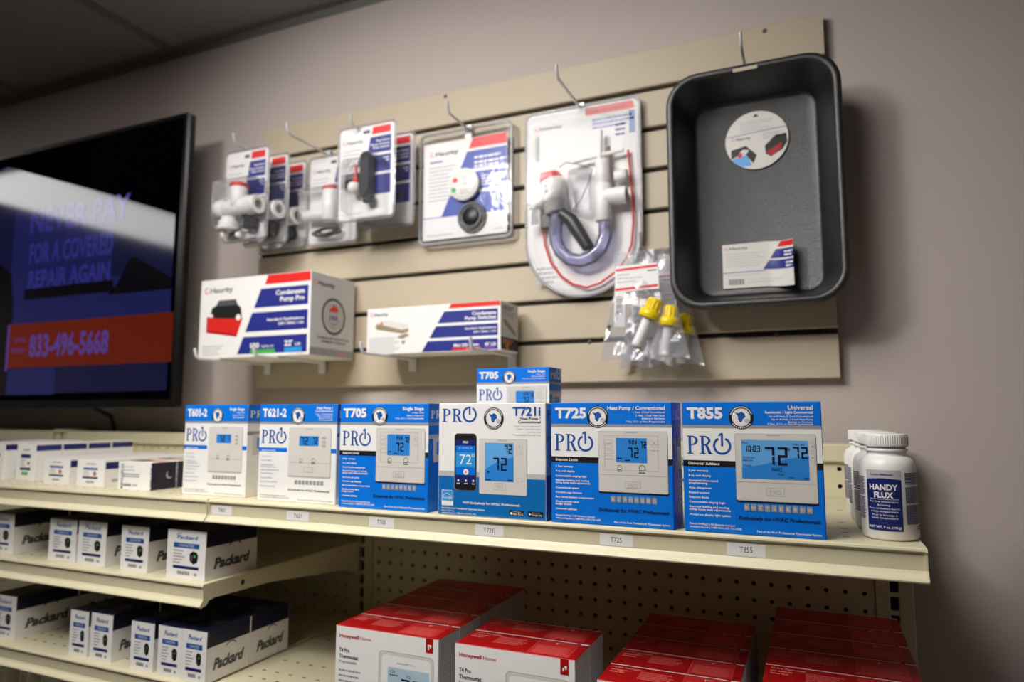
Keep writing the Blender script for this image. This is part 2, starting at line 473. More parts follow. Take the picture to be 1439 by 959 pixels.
t = thing('television', 'large black flat television with an orange phone number banner on screen', 'television', (-44, -.9, 60.7))
b = MB()
b.box(-24.6, 24.12, -1.2, -.35, 0, 26.6, tvb_m, .12); b.box(-19, 19, -.35, .5, 3, 20, tvb_m, .1)
b.build('casing', t)
b = MB()
for a in ((-24.6, 24.12, .0, .75), (-24.6, 24.12, 26.15, 26.6)): b.box(a[0], a[1], -1.32, -1.15, a[2], a[3], tvb_m, .05)
for a in ((-24.6, -23.9), (23.6, 24.12)): b.box(a[0], a[1], -1.32, -1.15, .7, 26.2, tvb_m, .05)
b.box(-9, -1, -1.36, -1.3, .12, .3, dgrey_m)
b.build('bezel', t)
b = MB(); b.box(-4, 4, .4, 3.5, 8, 18, tvb_m, .1); b.build('wall_mount', t)
b = MB(); b.tube([(11.0, .2, .3), (11.0, 2.6, -.8), (11.0, 3.0, -1.8), (11.0, 3.0, -7)], .22, blackp_m, 8); b.build('power_cable', t)
KS = 0.45
s0 = glow('screen_dark', (11, 11, 20), KS); s1 = glow('screen_blue', (36, 40, 104), KS); s2 = glow('screen_navy', (24, 26, 70), KS)
s3 = glow('screen_orange', (126, 34, 9), KS); s4 = glow('screen_text', (62, 60, 160), KS); s5 = glow('screen_shade', (5, 5, 12), KS)
s6 = glow('screen_lilac', (104, 80, 176), KS)
b = MB(); b.box(-23.9, 23.65, -1.2, -1.1, .7, 26.2, s0)
A = Art(b, (-23.9, -1.2, 26), (1, 0, 0), (0, 0, -1), 47.55, 25)
def tx(X): return (X - (-67.9)) / 47.55 * 100       # world X to u
def tz(Z): return (86.7 - Z) / 25 * 100
A.poly([(tx(-67), tz(62.0)), (tx(-21), tz(62.2)), (tx(-21), tz(78)), (tx(-30), tz(81)), (tx(-46), tz(86)), (tx(-67), tz(80))], s2, 1)
A.poly([(tx(-44), tz(68)), (tx(-21), tz(68)), (tx(-21), tz(72)), (tx(-29), tz(73)), (tx(-29), tz(79)), (tx(-44), tz(81))], s1, 2)
A.poly([(tx(-44), tz(62)), (tx(-36), tz(62)), (tx(-36), tz(64.6)), (tx(-44), tz(64.6))], s1, 2)
A.poly([(tx(-29.5), tz(71.2)), (tx(-21), tz(71.2)), (tx(-21), tz(72.2)), (tx(-26), tz(74.6)), (tx(-26.8), tz(74.2)), (tx(-28), tz(72.2))], s5, 3)
A.rect(tx(-41.6), tz(72.6), tx(-28.6), tz(71.5), s5, 3)
A.poly([(tx(-67), tz(62.0)), (tx(-43.4), tz(62.0)), (tx(-43.2), tz(71)), (tx(-44), tz(74.5)), (tx(-47), tz(76)), (tx(-48.5), tz(84)), (tx(-60), tz(84)), (tx(-67), tz(76))], s5, 3)
A.rect(tx(-43.5), tz(69.1), tx(-20.55), tz(64.7), s3, 5)
A.rect(tx(-43.8), tz(69.1), tx(-43.5), tz(64.4), s6, 5)
A.text('NEVER PAY', tx(-41.4), tz(78.4), 2.3 / .25, s4, 4, w=14.6 / .4775, bold=.03)
A.text('FOR A COVERED', tx(-41.2), tz(75.2), 2.0 / .25, s4, 4, w=12.4 / .4775, bold=.03)
A.text('REPAIR AGAIN', tx(-41.1), tz(72.7), 1.7 / .25, s4, 4, w=12.0 / .4775, bold=.03)
A.text('833-496-5668', tx(-40.2), tz(65.8), 2.1 / .25, s6, 7, w=11.5 / .4775, bold=.03)
A.text('CALL', tx(-42.6), tz(67.3), .5 / .25, s6, 7, w=1.9 / .4775)
A.text('TODAY', tx(-43), tz(66.2), .5 / .25, s6, 7, w=2.3 / .4775)
b.build('screen', t)

# ---------------------------------------------------------------- gondola shelving
def peg(b, x0, x1, z0, z1, m):
    """pegboard: a hole at every whole inch strictly inside (x0, x1), (z0, z1)"""
    o8 = [(-.5, -.5), (0, -.5), (.5, -.5), (.5, 0), (.5, .5), (0, .5), (-.5, .5), (-.5, 0)]
    r8 = [(.14 * math.cos(math.radians(225 + 45 * i)), .14 * math.sin(math.radians(225 + 45 * i))) for i in range(8)]
    for cx in range(math.ceil(x0 + .4), math.floor(x1 - .4) + 1):
        for cz in range(math.ceil(z0 + .4), math.floor(z1 - .4) + 1):
            vs_ = [(cx + a, 0, cz + c) for a, c in o8] + [(cx + a, 0, cz + c) for a, c in r8] + [(cx + a, .2, cz + c) for a, c in r8]
            fs = [[i, (i + 1) % 8, 8 + (i + 1) % 8, 8 + i] for i in range(8)] + [[8 + i, 8 + (i + 1) % 8, 16 + (i + 1) % 8, 16 + i] for i in range(8)]
            b.add(vs_, fs, m)
def peg_panel(x0, x1, z0, z1, label):
    """holes sit on whole inches; margins make up the rest"""
    t = thing('pegboard_panel', label, 'pegboard', (0, 0, 0))
    b = MB()
    ix0, ix1, iz0, iz1 = math.ceil(x0 + .4), math.floor(x1 - .4), math.ceil(z0 + .4), math.floor(z1 - .4)
    peg(b, x0, x1, z0, z1, shelf_m)
    for a in ((x0, ix0 - .5, z0, z1), (ix1 + .5, x1, z0, z1), (ix0 - .5, ix1 + .5, z0, iz0 - .5), (ix0 - .5, ix1 + .5, iz1 + .5, z1)):
        if a[1] - a[0] > .01 and a[3] - a[2] > .01: b.box(a[0], a[1], 0, .2, a[2], a[3], shelf_m)
    b.build('perforated_sheet', t)
    k = MB(); k.box(x0, x1, 1.7, 1.85, z0, z1, shelfdark_m); k.build('gap_shade_sheet', t)  # dark sheet standing in for the unlit gap behind the holes
    return t
peg_panel(-.52, 33.52, 36, 57.4, 'cream pegboard back behind the red cartons')
peg_panel(-36.52, -2.48, 36, 57.4, 'cream pegboard back behind the white and navy cartons')
peg_panel(-72.52, -38.48, 36, 57.4, 'cream pegboard back at the far left under the television')

def upright(X, label):
    t = thing('shelving_upright', label, 'upright', (X, 0, 0))
    b = MB()
    for sx in (-1, 1):
        b.box(sx * .585 - .365, sx * .585 + .365, -.12, .3, 0, 58.5, shelf_m, .03)
        b.box(sx * .93 - .04, sx * .93 + .04, .3, 1.6, 0, 58.5, shelf_m)
    b.box(-.97, .97, 1.6, 2.0, 0, 58.5, shelf_m)
    z = 35.0
    while z < 58:
        b.box(-.23, .23, -.1, .0, z, z + .26, shelf_m); z += 1.0
    b.build('post', t)
    k = MB(); k.box(-.29, .29, .25, .3, 35, 58.4, shelfdark_m); k.build('slot_shade_strip', t)  # dark strip standing in for the shade inside the slots
    c = MB(); c.box(-1.0, 1.0, -.32, 1.8, 58.3, 58.62, shelf_m, .06); c.build('cap', t)
    return t
upright(-1.5, 'cream slotted shelving upright between the left and right bays')
upright(34.5, 'cream slotted shelving upright at the right end of the shelves')
upright(-37.5, 'cream slotted shelving upright at the far left below the television')
for x0, x1, lb in ((-.45, 33.45, 'cream top rail of the right bay, behind the thermostat boxes'), (-36.45, -2.55, 'cream top rail of the left bay, behind the small white cartons'),
                   (-72.45, -38.55, 'cream top rail at the far left under the television')):
    t = thing('top_rail', lb, 'rail', ((x0 + x1) / 2, 0, 57.42)); h = (x1 - x0) / 2
    b = MB(); b.prism([(-.25, 0), (-.3, .08), (-.3, .95), (-.22, 1.05), (1.4, 1.05), (1.4, .9), (-.1, .85), (-.1, 0)], -h, h, 'x', shelf_m)
    b.build('rail', t)

LIP = [(-14.95, 0), (-15.14, 0), (-15.23, -.05), (-15.25, -.13), (-15.19, -.2), (-15.1, -.24), (-15.1, -.86), (-15.17, -.97), (-15.34, -1.12), (-15.4, -1.2), (-15.38, -1.26),
       (-15.3, -1.26), (-15.05, -1.05), (-15.0, -.9), (-14.95, -.3)]
def shelf(x0, x1, z, label, depth=15.0, dots=True):
    t = thing('shelf', label, 'shelf', ((x0 + x1) / 2, 0, z)); h = (x1 - x0) / 2
    b = MB(); b.box(-h, h, -14.96, -.15, -.1, 0, shelf_m)
    A = Art(b, (-h, -.15, 0), (1, 0, 0), (0, -1, 0), 2 * h, 14.8)
    if dots:
        for r in (1.2, 2.3, 3.4, 5.2, 9.5):
            x = 1.2
            while x < 2 * h - 1:
                A.rect((x - .13) / (2 * h) * 100, (14.8 - r - .06) / .148, (x + .13) / (2 * h) * 100, (14.8 - r + .06) / .148, shelfdark_m); x += 1.0  # perforations painted on as dark marks, their inner shade put into colour
    b.build('deck', t)
    b = MB(); b.prism(LIP, -h, h, 'x', shelf_m); t_lip = b.build('front_lip', t)
    for sx in (-1, 1):
        e = MB(); xx = sx * (h + .0)
        e.prism([(-14.96, -.02), (-15.2, -.03), (-15.27, -.14), (-15.2, -.26), (-15.16, -.85), (-15.42, -1.2), (-15.3, -1.3), (-14.9, -1.2), (-14.75, -.96), (-14.3, -.9),
                 (-9.9, -1.0), (-2.5, -1.75), (-.4, -2.4), (-.4, -.02)], xx - .07, xx + .0 + .02, 'x', shelf_m)
        e.lathe([(0, 0), (.16, 0)], shelfdark_m, 10, M=Matrix.Translation((xx + (.025 if sx > 0 else -.075), -12.2, -.5)) @ Matrix.Rotation(math.radians(90), 4, 'Y'))
        e.build('end_bracket', t)
    return t_lip
ZT, Z2, Z3 = 55.29, 50.5, 44.95
sh = shelf(-1.42, 34.42, ZT, 'cream metal shelf holding the row of thermostat boxes')
for X, tx_ in ((-.5, 'T601'), (4.97, 'T621'), (10.35, 'T705'), (16.43, 'T721I'), (22.6, 'T725'), (28.02, 'T855')):
    b = MB(); x = X - 16.5
    b.box(x - .75, x + .75, -15.115, -15.1, -.83, -.33, white_m)
    A = Art(b, (x - .75, -15.115, -.33), (1, 0, 0), (0, 0, -1), 1.5, .5)
    A.text(tx_, 50, 68, 44, black_m, 1, w=34 if len(tx_) == 4 else 40, al='c')
    b.build('price_tag', sh)
shelf(-37.4, -1.58, ZT, 'cream metal shelf left of the thermostat boxes, topmost at left')
shelf(-37.4, -1.58, Z2, 'cream metal shelf at left, second from the top')
shelf(-37.4, -1.58, Z3, 'cream metal shelf at left, third from the top')
shelf(-37.4, -1.58, 38.0, 'cream metal shelf at the bottom left corner of the photo')
shelf(-1.42, 34.42, 44.84, 'cream metal shelf under the red cartons')

# ---------------------------------------------------------------- thermostat boxes on the top shelf
def badge(A, u, v, r):
    A.disc(u, v, r, black_m, 3); A.arc(u, v, r * .72, r * .74, white_m, 4)
    A.disc(u, v, r * .76, white_m, 4)
    A.poly([(u - r * .5, v - r * .42), (u - r * .2, v - r * .36), (u + r * .05, v - r * .5), (u + r * .3, v - r * .3), (u + r * .36, v + r * .0), (u + r * .12, v + r * .12),
            (u + r * .06, v + r * .34), (u - r * .06, v + r * .44), (u - r * .24, v + r * .2), (u - r * .26, v - r * .1)], blue2_m, 5)
    A.disc(u + r * .46, v + r * .3, r * .2, ltgrey_m, 5)
    for i in range(16):
        a = math.radians(20 + 140 * i / 15)
        A.disc(u + r * .88 * math.cos(a), v - r * .88 * math.sin(a) * A.asp, r * .06, white_m, 5, 5)
    for i in range(10):
        a = math.radians(220 + 100 * i / 9)
        A.disc(u + r * .88 * math.cos(a), v - r * .88 * math.sin(a) * A.asp, r * .06, white_m, 5, 5)
def keys(A, u0, u1, v0, v1, n, m, names=None):
    w = (u1 - u0) / (n + (n - 1) * .28)
    for i in range(n):
        x = u0 + i * w * 1.28
        A.rr(x, v0, x + w, v1, w * .12, m, 3)
        if names: A.text(names[i], x + w / 2, v1 - (v1 - v0) * .25, (v1 - v0) * .5, offwhite_m, 4, w=w * .5 if len(names[i]) == 1 else w * .75, al='c')
        else: A.rect(x + w * .3, v0 + (v1 - v0) * .25, x + w * .7, v1 - (v1 - v0) * .25, stat2_m, 4)
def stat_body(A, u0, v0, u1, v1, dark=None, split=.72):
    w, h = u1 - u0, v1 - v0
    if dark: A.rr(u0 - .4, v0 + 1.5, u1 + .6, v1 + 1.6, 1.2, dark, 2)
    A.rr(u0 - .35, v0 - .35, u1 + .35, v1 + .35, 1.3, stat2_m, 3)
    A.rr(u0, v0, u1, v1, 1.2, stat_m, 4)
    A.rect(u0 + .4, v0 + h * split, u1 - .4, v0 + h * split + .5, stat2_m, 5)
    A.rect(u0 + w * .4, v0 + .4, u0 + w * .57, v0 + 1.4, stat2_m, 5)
def icons(A, u, v, s):
    A.arc(u, v, s * .8, s, dgrey_m, 6, 0, 200, 10); A.lines(u - s, v + s * .6, 2, s * .7, s * .35, [s * 1.5, s * 2], dgrey_m, 6)
    A.disc(u + s * .9, v + s * .5, s * .3, grey_m, 6, 8)

FEAT = ['5 Year warranty', '4 sq. inch display', 'Customizable staging logic', 'Separate heating and cooling', 'swing (cycle rate) adjustments',
        'Conventional option', 'Schedule copy features', 'Easy access battery compartment', 'Simple private label', 'badge system', 'Universal subbase']
FV = [53.8, 57.8, 61.8, 65.3, 67.4, 71.6, 75.4, 79.2, 83.0, 85.0, 89.0]
FW = [15, 16.5, 26.5, 28.5, 29.5, 20, 22.5, 32.5, 19.5, 13.5, 18]
FEAT8 = ['5 year warranty', '8 sq. inch display', 'Occupied-Unoccupied', 'programming', 'Auto changeover', 'Keypad lockout', 'Setpoint limits', 'Customizable staging logic',
         'Separate heating and cooling', 'swing (cycle rate) adjustments', 'Always on display light option']
FW8 = [15, 17, 22, 14, 17, 15.5, 15, 27, 29.5, 30.5, 30.5]
FV8 = [53.6, 57.4, 61.2, 63.2, 66.8, 70.4, 74.0, 77.6, 81.2, 83.3, 87.2]

def side_print(b, W, D, H, model, white):
    """narrow right-hand side: series name, picture of the device, model upright"""
    A = Art(b, (W / 2, -D / 2, H), (0, 1, 0), (0, 0, -1), D, H)
    c = blue_m
    if white != 2:
        A.rect(0, 0, 100, 18, c); A.rect(0, 18, 100, 20.5, grey_m)
    A.pro(8, 5, 92, 14, white_m if white != 2 else blue2_m)
    A.rect(0, 29, 100, 33, grey_m if white == 1 else ltgrey_m)
    if white == 0: A.rect(0, 56, 100, 100, c)
    if white == 2: A.rect(0, 62, 100, 100, midblue_m)
    A.rr(22, 32, 96, 55, 3, stat_m, 2); A.rect(38, 36, 84, 48, lcd_m, 3)
    A.text(model, 66, 84, 34, (blue2_m if white == 1 else ltgrey_m), 3, w=18, rot=True, bold=.02)
    A.lines(80, 62, 4, 5, 2, [8, 8], grey_m, 2)

def thermo_box(model, X, Y, label, style, W=5.5, D=2.1, H=5.45, Z=ZT):
    t = thing('thermostat_box', label, 'box', (X, Y + D / 2, Z + .006), 'thermostat boxes along the top shelf')
    b = MB()
    body = blue_m if style in ('blue', 'u8') else white_m
    b.box(-W / 2, W / 2, -D / 2, D / 2, 0, H, body, .035, {'t': blue_m if style != 'i' else white_m})
    ct = b.build('carton', t)
    p = MB(); A = Art(p, (-W / 2, -D / 2, H), (1, 0, 0), (0, 0, -1), W, H)
    if style == 'i':
        A.rect(.6, 61, 99.4, 67, ltgrey_m); A.rect(.6, 65.5, 99.4, 99.4, midblue_m, 2)
        A.pro(3.5, 3, 37, 17, blue2_m)
        badge(A, 53, 13.5, 9.3)
        A.text('T721i', 95.5, 11, 7.4, blue2_m, 3, w=25, al='r', bold=.03)
        A.text('Heat Pump /', 95.5, 14.6, 2.2, black_m, 3, w=18, al='r', bold=.02)
        A.text('Conventional', 95.5, 17.6, 2.2, black_m, 3, w=20, al='r', bold=.02)
        for i, (s_, w_) in enumerate((('1 Heat, 1 Cool Conventional', 24), ('2 Heat, 1 Cool Heat Pump', 22), ('Hardwire Only', 12), ('Programmable Through App', 25))):
            A.text(s_, 95.5, 20.8 + 2.5 * i, 1.3, grey_m, 3, w=w_, al='r')
        stat_body(A, 40, 32, 83, 79.5, None, 2.0)
        for i in range(1): A.rr(53.5, 69.8, 64.5, 76, 1, stat2_m, 5); A.rr(53.9, 70.2, 64.1, 75.6, .8, stat_m, 6); A.pro(55.5, 70.8, 62.5, 74.6, stat2_m, 7)
        A.rect(45, 35, 71.5, 68.5, lcd2_m, 5)
        A.poly([(45, 68.5), (71.5, 68.5), (71.5, 47), (60, 50.5), (50, 55), (45, 59)], lcd_m, 6)
        A.digits('72', 63.2, 37, 7.2, 2.9, dnavy_m, 8); A.digits('72', 53, 47.8, 11.5, 5.2, dnavy_m, 8)
        A.lines(63.5, 35.7, 1, 1, .8, [6], dnavy_m, 8); A.lines(46, 66.6, 1, 1, 1, [5], dnavy_m, 8); A.lines(66, 66.6, 1, 1, 1, [4.5], dnavy_m, 8)
        A.poly([(47, 59.8), (49.6, 59.8), (48.3, 62)], dnavy_m, 8)
        for v, s_ in ((37, '+'), (41.5, '-'), (65, '')):
            A.rr(74, v, 79.5, v + 3.4, .7, stat2_m, 5); A.rr(74.3, v + .25, 79.2, v + 3.1, .6, stat_m, 6)
            if s_: A.text(s_, 76.7, v + 2.5, 2, dgrey_m, 7, al='c')
        # telephone
        A.rr(15.8, 27, 37.2, 77.7, 3.2, grey_m, 5); A.rr(16.2, 27.3, 36.9, 77.4, 3, black_m, 6)
        A.rect(17.4, 33, 35.9, 71, flux_m, 7); A.rect(17.4, 38, 35.9, 64, blue_m, 8); A.rect(17.4, 44, 35.9, 57, cyan_m, 9)
        A.text('PRO', 26.7, 35.9, 1.9, white_m, 10, w=5, al='c', bold=.03); A.text('Heat Point', 26.7, 40.6, 1.2, white_m, 10, w=6.5, al='c')
        A.disc(21.2, 40, .7, white_m, 10, 3); A.disc(32.3, 40, .7, white_m, 10, 3)
        A.text('72', 21.2, 54.5, 8.8, white_m, 10, w=11.3); A.arc(34, 46.6, .9, 1.3, white_m, 10)
        A.disc(27.2, 61.3, 2.5, white_m, 10); A.disc(27.2, 61.3, 1.3, pink_m, 11)
        for u in (20, 27.3, 34.3): A.disc(u, 69, 1.2, white_m, 10, 4); A.lines(u - 1.5, 71.2, 1, 1, .7, [3], white_m, 10)
        # energy mark, stores
        A.rect(3.8, 78, 15, 91.8, cyan_m, 3); A.frame(3.8, 78, 15, 91.8, .4, white_m, 4); A.rect(4.2, 87.5, 14.6, 91.2, white_m, 4)
        A.arc(9, 85.5, 4, 4.5, white_m, 5, 10, 170, 14); A.text('energy', 4.8, 85.6, 2.2, white_m, 5, w=8); A.disc(12.5, 84.6, 1.3, white_m, 5, 5)
        A.text('WiFi Exclusively for HVAC Professionals', 24, 89.2, 2.1, white_m, 3, w=53, bold=.02, sk=.15)
        A.text('Part of the Pro1 Professional Thermostat System', 4, 94.6, 1.5, white_m, 3, w=41, bold=.015)
        A.text('Patents Pending', 4, 96.7, 1.3, white_m, 3, w=12); A.text('www.pro1iaq.com | 1-888-PRO1-559 (776-1559)', 4, 98.7, 1.3, white_m, 3, w=33)
        for u, s_, h_ in ((67.5, 'App Store', 'Available on the'), (84.2, 'Google play', 'Get it on')):
            A.rr(u, 92.6, u + 13.2, 97.2, .8, black_m, 3); A.text(s_, u + 3.4, 96.3, 1.8, white_m, 4, w=9)
            A.text(h_, u + 3.4, 94, .8, white_m, 4, w=7)
            if s_[0] == 'A': A.disc(u + 1.9, 95.2, 1.1, white_m, 4)
            else: A.poly([(u + 1.1, 93.8), (u + 1.1, 96.2), (u + 2.9, 95)], white_m, 4)
    else:
        wh = style == 'white'
        if not wh:
            A.rect(0.3, 18, 99.7, 46, white_m); A.rect(.3, 45.3, 99.7, 50, black_m, 2)
        else:
            A.rect(0.3, .3, 99.7, 18.2, blue_m, 2)
        A.rect(.3, 18, 99.7, 20.4, grey_m, 2)
        A.text(model, 3.8, 12.8, 8.2, white_m, 3, w=27 if len(model) < 6 else 32, bold=.045)
        bu = {'T725': 40.3, 'T705': 46, 'T855': 44.3, 'T601-2': 53, 'T621-2': 51}[model]
        badge(A, bu, 12, 9)
        if wh: A.rect(.3, 45, 38, 49.3, blue_m, 2); A.rect(92, 45, 99.7, 49.3, blue_m, 2)
        A.pro(3.4, 24, 36.5, 40.5, blue2_m)
        tc_ = blue2_m if wh else white_m
        if model == 'T855':
            heads = [('Universal', 17, 3.0, 6.0), ('Residential / Light Commercial', 33, 1.9, 9.0), ('Up to 2 Heat, 2 Cool Conventional', 30.5, 1.4, 11.8), ('Up to 4 Heat, 2 Cool Heat Pump', 28.5, 1.4, 14), ('Battery or Hardwire', 17, 1.4, 16), ('7 Day, 5/1/1 or Non-Programmable', 31.5, 1.4, 17.6)]
        elif model == 'T725':
            heads = [('Heat Pump / Conventional', 46, 2.8, 6.0), ('1 Heat, 1 Cool Conventional', 25, 1.5, 8.8), ('2 Heat, 1 Cool Heat Pump', 23, 1.5, 11.4), ('Battery or Hardwire', 18, 1.5, 13.8), ('7 Day, 5/1/1 or Non-Programmable', 31, 1.5, 16.4)]
        elif model == 'T621-2':
            heads = [('Heat Pump /', 20, 2.4, 5.0), ('Conventional', 22, 2.4, 8.0), ('1 Heat, 1 Cool Conventional', 22, 1.3, 10.6), ('2 Heat, 1 Cool Heat Pump', 20, 1.3, 12.6), ('Battery or Hardwire', 17, 1.3, 14.6), ('Non-Programmable', 17, 1.3, 16.6)]
        else:
            heads = [('Single Stage', 23, 3.0, 6.2), ('1 Heat, 1 Cool', 12, 1.5, 9.4), ('Battery or Hardwire', 18, 1.5, 12), ('7 Day, 5/1/1 or Non-Programmable' if model == 'T705' else 'Non-Programmable', 31 if model == 'T705' else 17, 1.5, 14.6)]
        for i, (s_, w_, h_, v_) in enumerate(heads): A.text(s_, 94.5, v_, h_, white_m, 3, w=w_, al='r', bold=.025 if i == 0 or (i == 1 and 'Res' in s_) else 0.01)
        A.text('Universal Subbase' if model == 'T855' else 'Setpoint Limits', 4, 48.7, 2.1 if not wh else 1.7, white_m, 4, w=23.5 if model == 'T855' else 19, bold=.02, sk=.15)
        if model == 'T855':
            for s_, v_, w_ in zip(FEAT8, FV8, FW8): A.text(s_, 4, v_ + .4, 1.6, tc_, 3, w=w_, bold=.02)
        elif model == 'T725' or model == 'T705':
            for s_, v_, w_ in zip(FEAT, FV, FW): A.text(s_, 4, v_ + .3, 1.6, tc_, 3, w=w_, bold=.02)
        else:
            for s_, v_, w_ in zip(FEAT[:9], (54.5, 58.5, 63, 65.2, 68.4, 72, 76.5, 80.5, 85), (13, 14, 17, 20, 24, 17, 15, 22, 19)): A.text(s_, 4, v_ + .3, 1.3, tc_, 3, w=w_)
        low = tc_ if not wh else grey_m
        A.text('Patents Pending | 2 AA Batteries Included', 4, 94.6, 1.5, low, 3, w=33, bold=.012)
        A.text('www.pro1iaq.com | 1-888-PRO1-559 (776-1559)', 4, 96.9, 1.5, low, 3, w=38, bold=.012)
        A.text('Part of the Pro1 Professional Thermostat System', 97, 97.6, 1.6, low, 3, w=44, al='r', bold=.012)
        if model == 'T855':
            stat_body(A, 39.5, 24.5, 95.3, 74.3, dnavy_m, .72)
            A.rect(43.7, 29, 90.5, 58, lcd2_m, 5); A.poly([(43.7, 58), (90.5, 58), (90.5, 40), (75, 43), (60, 47), (43.7, 50)], lcd_m, 6)
            A.digits('10:03', 46, 33.2, 4.6, 2.0, dnavy_m, 8); A.digits('72', 60.5, 34, 13.6, 6.6, dnavy_m, 8); A.digits('72', 79.8, 33.6, 8.6, 4.2, dnavy_m, 8)
            for s_, u_, v_, w_ in (('Mon', 44.3, 31.8, 4.5), ('Set At', 80.5, 32.6, 7.5), ('COOL ON', 44.8, 43, 8), ('FAN ON', 44.8, 45, 6.8), ('STAGE', 44.8, 49, 6), ('Menu', 69, 55, 4.2), ('Auto', 76.5, 56.8, 4), ('Off', 86.5, 57.2, 3)):
                A.text(s_, u_, v_, 1.35, dnavy_m, 8, w=w_)
            A.text('WAKE', 64.5, 52.4, 3.2, dnavy_m, 8, w=7.5); A.arc(77, 35.5, .6, .95, dnavy_m, 8)
            for v in (30, 38): A.rr(92, v, 94.5, v + 6.6, .5, stat2_m, 5); A.rr(92.25, v + .3, 94.25, v + 6.3, .4, stat_m, 6); A.disc(93.2, v + 3.3, .5, red_m, 7, 8)
            A.rr(60.5, 64.3, 73.2, 70.4, .8, stat2_m, 5); A.rr(60.9, 64.7, 72.8, 70, .7, stat_m, 6); A.pro(62.8, 65.3, 70.8, 69.2, stat2_m, 7)
            keys(A, 44.5, 91.5, 77, 82, 10, grey_m, ['RC', 'RH', 'C', 'Y', 'G', 'E', 'E', 'B', 'W1', 'W2'])
        elif model in ('T725', 'T705'):
            u0, u1, v1 = (41, 95.8, 72.5) if model == 'T725' else (43, 96, 73.5)
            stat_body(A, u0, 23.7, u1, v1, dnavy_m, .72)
            A.frame(u0 + 4.5, 27, u1 - 7, 55.5, .35, stat2_m, 5)
            A.rect(55.2, 29, 80, 48.8, lcd_m, 6)
            A.digits('72', 65, 36.6, 8.4, 3.6, dnavy_m, 8); A.digits('72', 75, 31.5, 5.4, 1.9, dnavy_m, 8, .16); A.digits('9:08', 65.5, 30.8, 3.2, 1.6, dnavy_m, 8, .16)
            A.lines(56, 45, 1, 1, .9, [4], dnavy_m, 8); A.lines(62.5, 46.5, 1, 1, .9, [4], dnavy_m, 8)
            for i in range(4): v = 30.4 + 4.3 * i; A.rr(u0 + 4.8, v, u0 + 11, v + 3.2, .5, stat2_m, 6); A.rr(u0 + 5.1, v + .3, u0 + 10.7, v + 2.9, .4, stat_m, 7)
            for i in range(2):
                v = 31 + 4.6 * i; A.rr(82.5, v, 89, v + 3.2, .5, stat2_m, 6); A.rr(82.8, v + .3, 88.7, v + 2.9, .4, stat_m, 7); A.text('+-'[i], 85.7, v + 2.5, 2, dgrey_m, 8, al='c')
            icons(A, 58, 53, 2); icons(A, 76, 53, 2.6)
            A.rr(62, 63.8, 74.5, 69.4, .8, stat2_m, 6); A.rr(62.4, 64.2, 74.1, 69, .7, stat_m, 7); A.pro(64.3, 64.8, 72.3, 68.4, stat2_m, 8)
            keys(A, 50.5, 87, 76, 81, 8, grey_m, ['R', 'C', 'Y', 'W2', 'W1', 'G', 'B', 'O'])
        else:
            u0 = 41 if model == 'T601-2' else 40.5
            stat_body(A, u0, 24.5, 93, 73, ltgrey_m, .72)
            if model == 'T601-2': A.rect(53, 32.5, 76, 42, lcd_m, 6); A.digits('72', 58, 33.5, 7, 3.5, dnavy_m, 8); A.digits('7', 71, 33.5, 5.5, 2.5, dnavy_m, 8)
            else: A.rect(53.5, 32.5, 78, 42.5, lcd_m, 6); A.digits('72', 55.5, 33.6, 7.6, 4, dnavy_m, 8); A.digits('72', 71, 34, 6, 2.4, dnavy_m, 8)
            for v in (33, 37, 41): A.rr(82, v, 87, v + 2.6, .4, stat2_m, 6)
            icons(A, 56, 57, 1.8); icons(A, 72, 57, 2.2)
            if model == 'T621-2': A.rr(60, 63.8, 72, 69.2, .8, stat2_m, 6); A.rr(60.4, 64.2, 71.6, 68.8, .7, stat_m, 7)
            keys(A, 49, 85, 77.5, 81.5, 8, grey_m)
        if model == 'T705' or not wh: A.text('Exclusively for HVAC Professionals', 96.3, 88.8, 2.8, dnavy_m, 3, w=56, al='r', bold=.02, sk=.2)
        else: A.text('Exclusively for HVAC Professionals', 93, 88.2, 1.9, dgrey_m, 3, w=52, al='r', bold=.02)
    p.build('front_print', ct)
    q = MB(); side_print(q, W, D, H, model, 2 if style == 'i' else (1 if style == 'white' else 0)); q.build('side_print', ct)
    return t
thermo_box('T601-2', -2.6, -13.85, 'white thermostat box with blue header reading T601-2, leftmost of the row', 'white', W=5.1)
thermo_box('T621-2', 4.05, -14.3, 'white thermostat box with blue header reading T621-2', 'white')
thermo_box('T705', 10.1, -14.75, 'blue thermostat box reading T705 standing at the shelf front', 'blue')
thermo_box('T721i', 16.4, -14.95, 'white and blue thermostat box picturing a phone, reading T721i', 'i', W=5.72)
thermo_box('T725', 22.32, -14.95, 'blue thermostat box reading T725, between the phone box and the largest display', 'blue', W=5.6)
thermo_box('T855', 28.3, -14.95, 'blue thermostat box reading T855 beside the white bottles', 'u8')
# the one that stands behind, on a box laid flat
t = thermo_box('T705', 14.95, -9.0, 'thermostat box reading T705 standing behind and above the front row', 'blue', W=4.55, D=2.0, H=4.6, Z=58.25)
b = MB(); b.box(-2.75, 2.75, -1.6, 3.4, 0, 2.95, blue_m, .035); o = b.build('thermostat_box', None, (14.95, -9.0, ZT))
tag(o, 'blue box lying flat behind the phone thermostat box', 'box', 'boxes hidden behind the front row')

